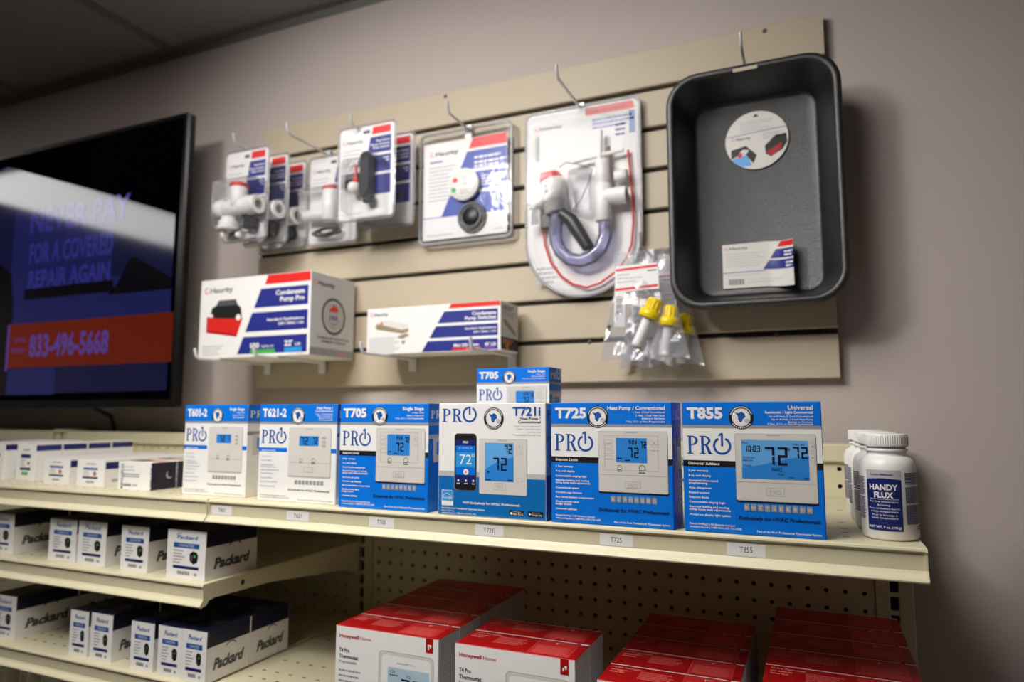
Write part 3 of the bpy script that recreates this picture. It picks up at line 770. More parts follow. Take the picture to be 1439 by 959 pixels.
# ---------------------------------------------------------------- flux bottles
def bottle():
    t = thing('flux_bottle', 'white flux bottle with navy label, foremost at the shelf end', 'bottle', (33.42, -13.25, ZT), 'white flux bottles')
    R = 1.03
    b = MB(); b.lathe([(0, .0), (.85, .0), (.93, .03), (R, .14), (R, 2.82), (R - .03, 2.96), (.94, 3.12), (.84, 3.22), (.74, 3.27), (.71, 3.32), (.71, 3.44), (.77, 3.46), (.77, 3.54), (.7, 3.56), (.7, 3.72), (0, 3.72)], pvc_m, 48)
    bd = b.build('body', t)
    c = MB(); prof = [(.72, 3.64), (.78, 3.64), (.79, 3.68), (.79, 4.1), (.75, 4.16), (.4, 4.17), (0, 4.17)]
    c.lathe(prof, pvc_m, 48)
    for i in range(60):
        a = 2 * math.pi * i / 60
        x, y = .792 * math.cos(a), .792 * math.sin(a); d = .013
        c.box(x - d, x + d, y - d, y + d, 3.7, 4.08, pvc_m)
    c.build('cap', t)
    l = MB()
    a0 = math.radians(-107); span = math.radians(118)          # front panel centred towards the camera, wrapping right
    def fn(u, v, k):
        a = a0 - math.radians(50) + u / 100 * 2 * span
        return Vector(((R + .003 + k) * math.cos(a), (R + .003 + k) * math.sin(a), 2.8 - v / 100 * 2.5))
    A = Art(l, (0, 0, 0), (1, 0, 0), (0, 0, -1), 2 * span * R, 2.5, fn)
    A.rect(7, 2, 37.5, 18, ltgrey_m, 1)
    A.poly([(22, 8), (37.5, 3), (37.5, 14), (28, 14)], grey_m, 2)
    A.rect(7, 17, 37.5, 96, flux_m, 2)
    for i in range(14):
        u = 7 + 30.5 * i / 14; f_ = lambda q: 17 - 2.2 * math.sin(math.pi * (q - 7) / 30.5)
        A.poly([(u, 17.2), (u + 30.5 / 14, 17.2), (u + 30.5 / 14, f_(u + 30.5 / 14)), (u, f_(u))], flux_m, 3)
    A.text('Lucas-Milhaupt', 12, 10.5, 3.2, flux_m, 4, w=19, bold=.02)
    A.text('HANDY', 22.2, 33, 8.6, white_m, 5, w=24, al='c', bold=.03); A.text('FLUX', 22.2, 45, 8.6, white_m, 5, w=16, al='c', bold=.03)
    A.rect(10, 47, 35, 47.5, white_m, 4)
    for s_, v_, w_ in (('For low temperature', 52.5, 24), ('brazing', 57.5, 10), ('Para soldadura fuerte', 63, 26), ('a baja temperatura', 67.5, 23), ('Pour le brasage à', 73, 21), ('basse température', 77.5, 22)):
        A.text(s_, 22.2, v_, 2.7, white_m, 5, w=w_, al='c')
    A.text('NET WT. 7 oz. (198 g)', 22.2, 92, 3.4, white_m, 5, w=27, al='c', bold=.02)
    for v0, n in ((6, 8), (28, 11), (56, 13)): A.lines(41, v0, n, 2.3, 1.5, [24, 23, 24, 21], flux_m, 2)
    A.lines(54, 88, 2, 4, 2, [14, 10], black_m, 2)
    for v0, n in ((14, 12), (46, 14)): A.lines(-12, v0, n, 2.5, 1.6, [16, 15, 16, 14], flux_m, 2)
    l.build('label', bd)
    return t
bt = bottle()
dup(bt, (33.3, -10.9, ZT), 'white flux bottle directly behind the foremost bottle', rz=.25)
dup(bt, (33.2, -8.6, ZT), 'white flux bottle, third back from the shelf front', rz=-.1)
dup(bt, (33.1, -6.3, ZT), 'white flux bottle, farthest back by the pegboard', rz=.1)

# ---------------------------------------------------------------- small cartons on the left shelves
def small_box(kind, W, H, D, side_word=True):
    """white carton with a navy top; 't' tall relay carton, 's' short one, 'c' contactor carton"""
    b = MB()
    top = {'c': dnavy_m, 't': offwhite_m, 's': offwhite_m}[kind]
    b.box(-W / 2, W / 2, -D / 2, D / 2, 0, H, white_m, .02, {'t': top})
    A = Art(b, (-W / 2, -D / 2, H), (1, 0, 0), (0, 0, -1), W, H)
    if kind == 'c':
        A.text('Packard', 52, 19, 8, blue2_m, 2, w=52, al='c', bold=.02, sk=.2)
        A.arc(32, 14, 6, 7.2, blue2_m, 2, 30, 160, 8)
        A.rect(18, 27, 84, 37, blue2_m, 2); A.text('CONTACTOR', 51, 34.5, 5, white_m, 3, w=40, al='c')
        A.lines(18, 42, 5, 6, 2.2, [26, 22, 30, 24, 18], grey_m, 2)
        A.poly([(60, 48), (68, 42), (78, 44), (82, 50), (80, 64), (70, 68), (61, 62)], black_m, 2); A.disc(73, 52, 2.6, green_m, 3); A.rect(64, 50, 68, 63, dgrey_m, 3)
        A.rect(18, 73, 84, 79, flux_m, 2)
        A.bars(30, 84, 62, 91, dgrey_m, 2); A.rect(72, 86, 80, 91, grey_m, 2)
    else:
        A.lines(34, 14, 1, 1, 4, [36], grey_m, 2)
        A.rect(24, 28 if kind == 't' else 30, 76, 38, blue2_m if kind == 's' else flux_m, 2)
        A.lines(24, 44, 3, 7, 2.2, [22, 20, 24], grey_m, 2); A.disc(66, 52, 6, tan_m, 2, 12)
        A.disc(66, 52, 3, red_m, 3, 8)
        A.rect(22, 64, 78, 71, flux_m, 2)
        if kind == 't': A.rect(32, 76, 66, 84, green_m, 2)
        else: A.bars(36, 80, 66, 87, dgrey_m, 2)
    B = Art(b, (W / 2, -D / 2, H), (0, 1, 0), (0, 0, -1), D, H)
    if kind == 'c':
        B.rect(1, 0, 99, 33, dnavy_m, 1)
        B.text('Packard', 16, 78, 20, dgrey_m, 2, w=66, bold=.05, sk=.25)
        B.arc(55, 52, 14, 16, dgrey_m, 2, 40, 140, 10)
        T = Art(b, (-W / 2, D / 2, H), (1, 0, 0), (0, -1, 0), W, D)
        T.rect(30, 40, 70, 62, greyp_m, 1)
    elif kind == 't':
        B.rect(2, 3, 98, 19, flux_m, 1); B.text('MADE', 40, 84, 6, grey_m, 2, w=26)
    else:
        B.rect(5, 8, 60, 34, flux_m, 1); B.bars(30, 72, 60, 84, grey_m, 2)
    L = Art(b, (-W / 2, D / 2, H), (0, -1, 0), (0, 0, -1), D, H)
    if kind == 'c': L.rect(1, 0, 99, 33, dnavy_m, 1)
    return b
_SB = {}
def put(kind, W, H, D, X, Yf, Z, label, group, rz=0.0):
    k = (kind, W, H, D)
    if k not in _SB:
        o = small_box(*k).build({'t': 'relay_carton', 's': 'relay_carton', 'c': 'contactor_carton'}[kind]); _SB[k] = o
    else:
        o = _SB[k].copy(); COL.objects.link(o)
    o.location = (X * S, (Yf + D / 2) * S, Z * S); o.rotation_euler = (0, 0, rz)
    return tag(o, label, 'box', group)
ORD = ['foremost', 'second', 'third', 'fourth', 'fifth']
g = 'small white cartons on the upper left shelf'
for i in range(4): put('t', 2.15, 2.68, 1.93, -22.45 + .02 * i, -12.6 + 1.97 * i, ZT, 'tall white carton with navy side band, %s of the four in its row' % ('foremost', 'second', 'third', 'farthest back')[i], g)
for i in range(3): put('t', 2.2, 2.68, 1.93, -25.9, -12.7 + 2.0 * i, ZT, 'tall white carton at the left edge of the photo, %s in its row' % ('foremost', 'second', 'third')[i], g)
for i in range(3): put('t', 2.2, 2.68, 1.93, -28.9, -12.7 + 2.0 * i, ZT, 'tall white carton cut off by the left edge of the photo, %s in its row' % ('foremost', 'second', 'third')[i], g)
for i in range(4): put('s', 2.7, 1.78, 1.9, -18.35, -13.0 + 1.95 * i, ZT, 'short white carton beside the tall carton row, %s in its row' % ORD[i], g)
for i in range(4): put('s', 2.75, 1.78, 1.9, -14.5, -13.2 + 1.95 * i, ZT, 'short white carton left of the dark navy sided carton, %s in its row' % ORD[i], g)
def pro_carton(X, Yf, label):
    t = thing('parts_carton', label, 'box', (X, Yf + .95, ZT), 'navy sided cartons on the upper left shelf')
    W, D, H = 3.05, 1.95, 1.78
    b = MB(); b.box(-W / 2, W / 2, -D / 2, D / 2, 0, H, white_m, .02, {'r': dnavy_m, 't': offwhite_m}); ct = b.build('carton', t)
    p = MB(); A = Art(p, (-W / 2, -D / 2, H), (1, 0, 0), (0, 0, -1), W, H)
    A.rect(.5, .5, 99.5, 99.5, white_m, .5); A.text('PROTECH', 9, 96, 7, dgrey_m, 2, w=88, rot=True, bold=.03); A.text('PROTECH', 98.5, 98, 7.5, dnavy_m, 2, w=92, rot=True, bold=.04)
    A.lines(16, 16, 2, 12, 4, [30, 34], ltgrey_m, 2); A.lines(16, 42, 2, 8, 5, [50], grey_m, 2); A.bars(18, 78, 42, 88, black_m, 2); A.lines(46, 79, 2, 5, 3, [14], grey_m, 2)
    p.build('front_print', ct); p = MB(); B = Art(p, (W / 2, -D / 2, H), (0, 1, 0), (0, 0, -1), D, H)
    B.disc(70, 48, 13, ltgrey_m, 2); B.disc(74, 44, 12, dnavy_m, 3); B.text('PROTECH', 97, 96, 9, white_m, 2, w=88, rot=True, bold=.04)
    p.build('side_print', ct); p = MB(); T = Art(p, (-W / 2, D / 2, H), (1, 0, 0), (0, -1, 0), W, D); T.rect(55, 10, 95, 60, orange_m, 1); T.rect(5, 5, 45, 60, dnavy_m, 1)
    p.build('top_print', ct); return t
pc = pro_carton(-9.8, -13.5, 'white fronted carton with dark navy side, foremost beside the thermostat boxes')
dup(pc, (-9.8, -13.5 + .95 + 1.95, ZT), 'navy sided carton just behind the foremost one')
dup(pc, (-9.8, -13.5 + .95 + 3.9, ZT), 'navy sided carton, third back from the shelf front')

g = 'white contactor cartons with navy tops on the second left shelf'
def row(W, H, D, X, Yf, Z, n, desc, g, rz=0.0):
    for i in range(n):
        put('c', W, H, D, X, Yf + (D + .05) * i, Z, 'navy topped carton, %s, %s in its row' % (desc, ORD[i]), g, rz)
row(2.75, 2.76, 3.9, -21.85, -14.3, Z2, 3, 'second shelf at the photo edge', g)
row(2.7, 2.76, 3.9, -15.15, -14.4, Z2, 3, 'second shelf, left of touching pair', g)
row(2.66, 2.8, 3.9, -12.2, -14.45, Z2, 2, 'second shelf, right of touching pair', g)
row(2.4, 2.76, 3.9, -8.2, -14.5, Z2, 1, 'second shelf, apart in the middle', g)
row(3.12, 2.85, 4.1, -3.6, -14.7, Z2, 1, 'second shelf, right end', g)
g = 'white contactor cartons with navy tops on the third left shelf'
row(2.5, 2.85, 4.4, -20.7, -14.4, Z3, 3, 'third shelf at the photo edge', g)
row(1.7, 2.8, 3.35, -12.55, -14.7, Z3, 3, 'third shelf, left of first pair', g)
row(1.95, 2.86, 3.35, -10.4, -14.75, Z3, 3, 'third shelf, right of first pair', g)
row(1.95, 2.8, 3.35, -6.72, -14.8, Z3, 2, 'third shelf, alone between the pairs', g)
row(1.95, 2.84, 3.35, -4.36, -14.85, Z3, 2, 'third shelf, left of end pair', g)
row(1.9, 2.88, 3.35, -2.38, -14.9, Z3, 2, 'third shelf, right end with side in view', g)
for i, X in enumerate((-24.2, -21.6, -19.2, -16.8, -14.4)):
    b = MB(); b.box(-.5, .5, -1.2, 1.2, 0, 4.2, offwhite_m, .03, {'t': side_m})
    A = Art(b, (-.5, -1.2, 4.2), (1, 0, 0), (0, 0, -1), 1, 4.2); A.lines(25, 15, 4, 6, 2, [50, 40], grey_m, 1)
    o = b.build('slim_carton', None, (X, -11, 38.0))
    tag(o, 'slim pale carton on the lowest shelf, %s at bottom left' % ('leftmost', 'second from left', 'third from left', 'fourth from left', 'fifth from left')[i], 'box', 'slim cartons on the lowest left shelf')
# wire dividers standing on the third shelf
for X, Y, lb in ((-14.3, -9.6, 'thin clear upright divider beside the left carton row on the third shelf'), (-8.4, -8.6, 'thin clear upright divider between carton rows in the middle of the third shelf')):
    t = thing('shelf_divider', lb, 'divider', (X, Y, Z3))
    b = MB(); b.box(-.04, .04, -.3, 5.0, 0, 3.1, clear_m); b.build('sheet', t)
    b = MB(); b.box(-.07, .07, -.36, -.28, 0, 3.15, greyp_m); b.box(-.4, .4, -.3, 6.0, 0, .03, greyp_m); b.build('edge_post', t)

# ---------------------------------------------------------------- red cartons, right bay
def red_box(W, D, H, sub, model='T4 Pro'):
    t = bpy.data.objects.new('thermostat_carton', None); COL.objects.link(t)
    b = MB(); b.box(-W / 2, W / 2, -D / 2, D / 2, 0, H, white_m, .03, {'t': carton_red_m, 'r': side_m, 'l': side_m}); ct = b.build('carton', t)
    p = MB(); A = Art(p, (-W / 2, -D / 2, H), (1, 0, 0), (0, 0, -1), W, H)
    A.text('Honeywell', 4, 13.5, 4.2, carton_red_m, 2, w=19.5, bold=.03); A.text('Home', 25, 13.5, 4.2, carton_red_m, 2, w=11)
    A.text(model, 4, 30, 4.4, black_m, 2, w=10.5, bold=.025); A.text('Thermostat', 4, 37, 4.4, black_m, 2, w=19.5, bold=.025); A.text(sub, 4, 42.5, 3.2, dgrey_m, 2, w=18)
    A.lines(4, 50, 8, 6, 2, [22, 20, 23, 15], grey_m, 2)
    A.rect(88.5, 0, 95, 16, carton_red_m, 2)
    A.rect(90.3, 7, 91.6, 12.5, white_m, 3); A.rect(90.3, 7, 93.6, 9, white_m, 3); A.rect(92.2, 8.8, 93.6, 10.4, white_m, 3)
    A.rr(44, 21, 96, 92, 4, stat2_m, 2); A.rr(44.6, 21.8, 95.6, 91, 4, stat_m, 3); A.rr(47, 25, 93.5, 88, 3, white_m, 4)
    A.text('Honeywell', 62, 33.5, 2.2, grey_m, 5, w=10, bold=.03); A.text('Home', 73, 33.5, 2.2, grey_m, 5, w=6)
    A.rr(53, 38, 92, 76, 1, mat('pale_lcd_print', (176, 200, 214), .4), 5)
    A.text('4:36', 55, 44, 3.4, dnavy_m, 6, w=5); A.lines(55, 45.8, 1, 1, 1.2, [8], dnavy_m, 6)
    A.digits('72', 66, 49, 17, 8, dnavy_m, 6, .12); A.text('72', 71, 47.5, 3, dnavy_m, 6, w=4)
    p.build('front_print', ct); p = MB(); T = Art(p, (-W / 2, D / 2, H), (1, 0, 0), (0, -1, 0), W, D)
    T.rect(.5, 0, 90, 3.5, white_m, 1); T.rect(93, 0, 99.5, 6, white_m, 1)
    T.text('T4 Pro Thermostat' if model == 'T4 Pro' else 'T6 Pro Thermostat', 4, 20, 7, pink_m, 1, w=23, bold=.02)
    T.lines(4, 28, 2, 12, 6, [15, 12], redlt_m, 1); T.lines(27, 24, 5, 9, 4, [24, 21, 26], redlt_m, 1)
    T.rect(60, 10, 93, 92, mat('carton_red_light', (206, 40, 44), .4), 1); T.frame(60, 10, 93, 92, .3, redlt_m, 2)
    T.text('F', 75, 24, 9, white_m, 2, w=3); T.lines(63, 40, 7, 7, 3, [26, 24, 27], redlt_m, 2)
    p.build('top_print', ct); p = MB(); R_ = Art(p, (W / 2, -D / 2, H), (0, 1, 0), (0, 0, -1), D, H); R_.lines(12, 12, 14, 5, 1.6, [70, 60, 72, 55], ltgrey_m, 1)
    p.build('side_print', ct)
    return t
def red_row(n, W, D, H, X, Yf, Z, desc, model, sub, skew=0.0):
    r = red_box(W, D, H, sub, model)
    for i in range(n):
        o = r if i == 0 else copy_tree(r)
        o.location = [(X + skew * i) * S, (Yf + D / 2 + (D + .02) * i) * S, Z * S]
        tag(o, 'red topped white thermostat carton, %s, %s from the front' % (desc, ('first', 'second', 'third', 'fourth', 'fifth', 'sixth')[i]), 'box', 'red cartons on the lower right shelf')
ZR = 44.86
red_row(5, 6.15, 2.21, 4.35, 10.4, -14.62, ZR, 'leftmost row', 'T4 Pro', 'Programmable')
red_row(2, 6.1, 2.23, 4.35, 17.45, -14.65, ZR, 'short second row from the left', 'T4 Pro', 'Programmable')
red_row(5, 5.8, 2.2, 3.8, 24.5, -14.95, ZR, 'third row from the left', 'T4 Pro', 'Non-Programmable')
red_row(5, 6.1, 2.46, 4.35, 31.42, -14.05, ZR, 'rightmost row', 'T6 Pro', 'Programmable')

# ---------------------------------------------------------------- hooks on the slatwall
def hook(X, z, length, label, wm=None, tip=.85, plate=(.3, .95), group='slatwall hooks', rod=.105, drop=0.0):
    """rod z is the height of the rod; root at the slat face"""
    wm = wm or metal_m
    t = thing('slatwall_hook', label, 'hook', (X, 1.7, z), group)
    b = MB(); b.box(-plate[0], plate[0], -.1, -.0, -plate[1], .35, wm, .03); b.box(-plate[0], plate[0], 0, .3, .2, .34, wm); b.build('base_plate', t)
    pts = [(0, -.08, 0), (0, -length * .5, drop), (0, -length + .15, drop), (0, -length - .05, drop + .06), (0, -length - .18, drop + .2), (0, -length - .35, drop + tip)]
    r = MB(); r.tube(pts, rod, wm, 10); r.build('rod', t)
    return t
GZ = 83.35
hook(15.8, GZ - .55, 4.9, 'zinc hook carrying the large trap kit with the round bottom')
hook(6.5, GZ - .65, 3.2, 'zinc hook carrying the flat alarm pack')
hook(-1.5, GZ - .65, 4.3, 'zinc hook carrying the pack with the black float device')
hook(-7.3, GZ - .6, 4.9, 'long zinc hook carrying the pack behind the float device')
hook(-12.9, GZ - .6, 5.0, 'zinc hook carrying three white fitting packs at the left end')
hook(27.5, GZ - .15, 3.4, 'zinc hook at the top right carrying the black pan')
hook(20.75, GZ - 12.1, 2.8, 'zinc hook carrying the clear bags with yellow caps')
HB = 64.5
for X, lb in ((-13.2, 'white shelf hook under the left end of the large pump carton'), (-7.25, 'white shelf hook under the right half of the large pump carton'),
              (1.65, 'white shelf hook under the left end of the small carton'), (10.3, 'white shelf hook in front of the small carton near its right end')):
    hook(X, HB, 7.6 if X < 0 else 6.6, lb, hookw_m, .75, (.33, .95), 'white hooks holding cartons', .12)

# ---------------------------------------------------------------- cartons resting on the hooks
def slant(A, u0, u1, top, bot, v0, v1, m, right=100, k=2):
    """band whose left side leans: left edge runs from top (v=0) to bot (v=100)"""
    f = lambda v: top + (bot - top) * v / 100
    A.poly([(f(v1), v1), (right, v1), (right, v0), (f(v0), v0)], m, k)
def brand(A, u, v, h, w, k=3, c=None):
    A.arc(u + w * .08, v - h * .5, h * .42 / A.asp, h * .62 / A.asp, redlt_m, k, 60, 330, 12)
    A.text('Haurity', u + w * .2, v, h, c or dgrey_m, k, w=w * .8, bold=.02)
def pump_carton(kind):
    big = kind == 'big'
    W, D, H = (11.4, 5.5, 6.5) if big else (11.2, 3.1, 3.5)
    t = thing('pump_carton' if big else 'accessory_carton',
              'large white and blue pump carton picturing a red pump, on two white hooks' if big else 'small flat white and blue carton on two white hooks, right of the pump carton',
              'box', (-9.72, -3.9 + 2.75, HB + .13) if big else (5.4, -2.0 + 1.6, HB + .13))
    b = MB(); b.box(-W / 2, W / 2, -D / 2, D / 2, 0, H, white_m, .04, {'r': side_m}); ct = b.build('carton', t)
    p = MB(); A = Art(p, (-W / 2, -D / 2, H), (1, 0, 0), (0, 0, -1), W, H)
    tp, bt_ = (63, 38) if big else (65, 45)
    slant(A, 0, 0, tp, bt_, 0.6, 12 if big else 10, red_m, 99.6)
    for v0, v1 in (((17, 40), (46, 69), (75, 96)) if big else ((16, 40), (46, 70), (76, 98))): slant(A, 0, 0, tp - 2, bt_ - 2, v0, v1, navy_m, 98)
    if big:
        for s_, v_, w_ in (('Condensate', 26, 25), ('Pump Pro', 34, 21)): A.text(s_, 95, v_, 5.6, white_m, 3, w=w_, al='r', bold=.03)
        for s_, v_, w_ in (('Standard Applications', 57, 32), ('120V / 60Hz / 1.5A', 62.5, 22)): A.text(s_, 95, v_, 3, white_m, 3, w=w_, al='r', bold=.03)
        A.text('120', 49, 89, 6, white_m, 3, w=8, bold=.04); A.text('Gal Per Hr', 59, 89, 3, white_m, 3, w=11, bold=.02); A.rect(49, 91, 71, 96, green_m, 3)
        A.text("22'", 79, 88, 6.4, white_m, 3, w=7, bold=.04); A.text('Lift', 88, 88, 3.4, white_m, 3, w=5, bold=.02); A.rect(79, 90, 94, 95.5, cyan_m, 3)
        brand(A, 4, 17, 6.6, 27); A.lines(4, 84, 4, 3.4, 1.4, [20, 18, 15, 17], ltgrey_m, 2)
        A.poly([(7, 67), (36, 74), (41, 51), (38, 50), (7, 47)], redp_m, 2); A.poly([(7, 67), (36, 74), (36.5, 71), (7, 64)], carton_red_m, 3)
        A.poly([(10, 47.5), (12, 36), (16, 33), (18, 27), (34, 27), (36, 34), (39, 38), (40, 50), (34, 51), (20, 50)], blackp_m, 4)
        A.poly([(18, 28), (33.5, 28), (35, 34), (16.5, 34)], dgrey_m, 5); A.disc(37, 50, 2.2, white_m, 5); A.rect(10, 44, 13, 48, white_m, 5)
        A.text('USA', 90, 98.8, 2, redlt_m, 3, w=5)
        p.build('front_print', ct); p = MB(); B = Art(p, (W / 2, -D / 2, H), (0, 1, 0), (0, 0, -1), D, H)
        brand(B, 6, 15, 5.4, 46, c=black_m)
        B.arc(51, 50, 23, 27, dgrey_m, 2); B.arc(51, 50, 17, 18.5, grey_m, 2)
        B.poly([(38, 44), (51, 36), (64, 44), (63, 56), (51, 66), (39, 56)], ltgrey_m, 3)
        B.poly([(41, 42), (51, 35), (61, 40), (60, 44), (42, 45)], red_m, 4); B.text('USA', 51, 54, 5, navy_m, 4, w=19, al='c', bold=.03)
        B.arc(51, 50, 12, 13, dgrey_m, 4, 200, 340, 12)
        B.text('ENGINEERED AND TESTED IN THE USA', 52, 78.5, 2.4, dgrey_m, 2, w=72, al='c', bold=.03); B.text('ASSEMBLED IN MEXICO', 52, 83, 2.4, dgrey_m, 2, w=56, al='c', bold=.03)
        B.rect(.5, 90, 99.5, 99.5, grey_m, 2); B.lines(60, 94, 1, 1, 1.6, [24], redlt_m, 3)
    else:
        for s_, v_, w_ in (('Condensate', 27, 17), ('Pump Switches', 36, 22)): A.text(s_, 97, v_, 7, white_m, 3, w=w_, al='r', bold=.03)
        for s_, v_, w_ in (('Standard Applications', 55.5, 22), ('120V / 60Hz / 1.5A', 63, 16)): A.text(s_, 97, v_, 3.8, white_m, 3, w=w_, al='r', bold=.03)
        A.text('Mini 230', 67, 90, 6, white_m, 3, w=10, bold=.04); A.lines(78, 86, 1, 1, 3, [7], white_m, 3)
        A.rect(66, 92, 76, 97, red_m, 3); A.rect(76, 92, 86, 97, orange_m, 3); A.text("45' Lift", 89, 90, 6, white_m, 3, w=8, bold=.03); A.rect(89, 92, 96, 95, mat('violet_print', (150, 80, 170), .45), 3)
        brand(A, 3, 17, 7, 14); A.lines(2, 64, 8, 4.2, 2, [24, 20, 25], ltgrey_m, 2)
        A.poly([(7, 38), (9, 30), (17, 27), (33, 39), (33, 51), (29, 54)], offwhite_m, 2); A.poly([(7, 37), (9, 34), (28, 49), (33, 47), (33, 54), (28, 57), (8, 46)], tan_m, 3)
        A.poly([(25, 62), (31, 57), (34, 61), (29, 68), (26, 67)], tan_m, 3); A.poly([(28, 72), (31, 72), (30, 80), (28, 79)], grey_m, 3); A.disc(12, 33, 1.2, redlt_m, 4, 8)
        p.build('front_print', ct); p = MB(); B = Art(p, (W / 2, -D / 2, H), (0, 1, 0), (0, 0, -1), D, H)
        B.lines(12, 8, 2, 5, 3, [60, 50], dgrey_m, 2); B.lines(12, 20, 3, 4, 1.6, [70, 60, 64], grey_m, 2)
        B.poly([(12, 36), (24, 34), (84, 58), (82, 66), (20, 46)], tan_m, 2); B.rect(.5, 72, 99.5, 97, dnavy_m, 2)
        B.lines(10, 77, 2, 5, 3, [60, 50], orange_m, 3); B.disc(36, 90, 8, orange_m, 3, 10)
    p.build('side_print', ct)
    return t
pump_carton('big'); pump_carton('small')

# ---------------------------------------------------------------- blister packs
def card_outline(w, h, r): return rrect(w, h, r, 5)
def pack_card(t, w, h, style=0, hole=True):
    """hanging card, its print, and the clear shell frame; origin at card centre, front towards -y"""
    b = MB(); b.prism([(x, z) for x, z in card_outline(w, h, .28)], -.02, .02, 'y', white_m); 
    A = Art(b, (-w / 2, -.02, h / 2), (1, 0, 0), (0, 0, -1), w, h)
    slant(A, 0, 0, 62, 40, 2, 10, red_m, 94)
    slant(A, 0, 0, 61, 34, 13, 31, navy_m, 95); slant(A, 0, 0, 61, 34, 34, 52, navy_m, 95); slant(A, 0, 0, 61, 34, 55, 76, navy_m, 95)
    for v_, w_ in ((19, 24), (23, 34), (26.5, 30)): A.text('Float Switch', 92, v_, 2.3, white_m, 3, w=w_, al='r', bold=.03)
    A.lines(92, 37, 2, 3, 1.4, [10, 6], white_m, 3, 'r')
    brand(A, 6, 17, 3.4, 38); A.lines(6, 24, 5, 4.2, 1.2, [34, 30, 26, 30, 22], ltgrey_m, 2); A.lines(6, 94, 1, 2, 1, [40], ltgrey_m, 2)
    if hole: A.rr(44, 4.5, 56, 8, 1.6, dgrey_m, 3)
    b.build('card', t)
def blister(t, w, h, d, cx, cz, bw, bh):
    """clear shell: rim around the card and a raised bubble"""
    b = MB()
    loops = [(rrect(w + .3, h + .3, .4), .06), (rrect(w + .3, h + .3, .4), -.06), (rrect(w, h, .3), -.08),
             (rrect(bw, bh, .4, cx=cx, cy=cz), -.1), (rrect(bw - .15, bh - .15, .4, cx=cx, cy=cz), -d * .8), (rrect(bw - .5, bh - .5, .3, cx=cx, cy=cz), -d)]
    n = len(loops[0][0]); vs_ = [(x, y, z) for lp, y in loops for x, z in lp]
    fs = [[i * n + j, i * n + (j + 1) % n, (i + 1) * n + (j + 1) % n, (i + 1) * n + j] for i in range(len(loops) - 1) for j in range(n)]
    fs.append([(len(loops) - 1) * n + j for j in range(n)])
    b.add(vs_, fs, clear_m)
    q = rrect(w + .3, h + .3, .4); b.tube([(x, 0, z) for x, z in q + q[:1]], .07, rim_m, 6, caps=False)
    b.build('clear_shell', t)
RX = Matrix.Rotation(math.radians(90), 4, 'Y')
def cyl(b, x, y, z, r, L, m, ax='z', seg=20, ri=0.0):
    """solid or hollow cylinder centred at x, y, z"""
    M = Matrix.Translation((x, y, z))
    if ax == 'x': M = M @ RX
    if ax == 'y': M = M @ Matrix.Rotation(math.radians(90), 4, 'X')
    e = min(.04, r * .2)
    if ri > 0: b.lathe([(ri, -L / 2 + .3), (ri, -L / 2), (r, -L / 2), (r, L / 2), (ri, L / 2), (ri, L / 2 - min(1.3, L * .7)), (0, L / 2 - min(1.3, L * .7))], m, seg, M=M, smooth=False)
    else: b.lathe([(0, -L / 2), (r - e, -L / 2), (r, -L / 2 + e), (r, L / 2 - e), (r - e, L / 2), (0, L / 2)], m, seg, M=M)

def tee_pack(X, Y, zc, label, first):
    t = thing('fitting_pack', label, 'blister pack', (X, Y, zc), 'white fitting packs on the left hook')
    pack_card(t, 4.5, 7.6)
    blister(t, 4.5, 7.6, 2.0, .2, -1.2, 4.3, 4.4)
    b = MB()
    cyl(b, -.3, -1.0, -1.35, .62, 3.6, pvc_m, 'x')
    cyl(b, 1.85, -1.0, -1.35, .78, 1.1, pvc_m, 'x', ri=.42); cyl(b, -1.6, -1.0, -1.35, .72, .8, pvc_m, 'x')
    cyl(b, .25, -1.0, -.55, .7, 1.7, pvc_m, 'z')
    b.build('tee_fitting', t)
    c = MB(); cyl(c, .25, -1.0, .42, .76, .34, redp_m); c.build('red_cap', t)
    d = MB(); cyl(d, -.75, -1.0, -2.75, .8, .5, pvc_m); cyl(d, -.75, -1.0, -3.1, .98, .3, pvc_m, seg=8); cyl(d, -.75, -1.0, -2.35, .6, .4, pvc_m)
    cyl(d, -1.1, -1.1, -3.6, .3, .35, pvc_m, 'x'); cyl(d, .5, -1.1, -3.75, .25, .4, pvc_m, 'x')
    d.build('adapter', t)
    e = MB(); e.box(.55, 1.7, -.9, -.1, -3.2, -2.2, blackp_m, .15); e.tube([(.6, -.6, -2.7), (0, -.8, -3.3), (-.8, -.9, -3.55), (1.2, -.7, -3.5), (1.6, -.5, -3)], .07, blackp_m, 8); e.build('switch_wire', t)
    return t
tp_ = tee_pack(-12.25, -2.6, 78.5, 'white fitting pack with red cap at the left end, nearest of three on its hook', True)
dup(tp_, (-12.0, -.5, 78.6), 'white fitting pack on the left hook, middle one of the three')
dup(tp_, (-11.9, 1.62, 78.6), 'white fitting pack on the left hook, rearmost of the three against the slatwall')

t = thing('switch_pack', 'blister pack with red capped white tube, partly behind the float device pack', 'blister pack', (-6.0, .9, 78.35))
pack_card(t, 4.9, 7.5); blister(t, 4.9, 7.5, 1.6, -.3, -1.3, 4.5, 4.4)
b = MB(); cyl(b, .45, -.85, -.85, .7, 2.7, pvc_m, seg=24); cyl(b, -.9, -.85, -1.5, .5, 2.6, pvc_m, 'x'); b.build('tube_body', t)
b = MB(); cyl(b, .45, -.85, .55, .74, .25, redp_m); b.build('red_cap', t)
b = MB()
for r, z in ((.55, -2.95), (.75, -3.05), (.95, -3.0)):
    b.tube([(-.1 + 1.5 * r * math.cos(a / 10 * math.pi), -.6 + .1 * math.sin(a), z + .38 * r * math.sin(a / 10 * math.pi)) for a in range(21)], .085, blackp_m, 6)
b.build('cable_coil', t)

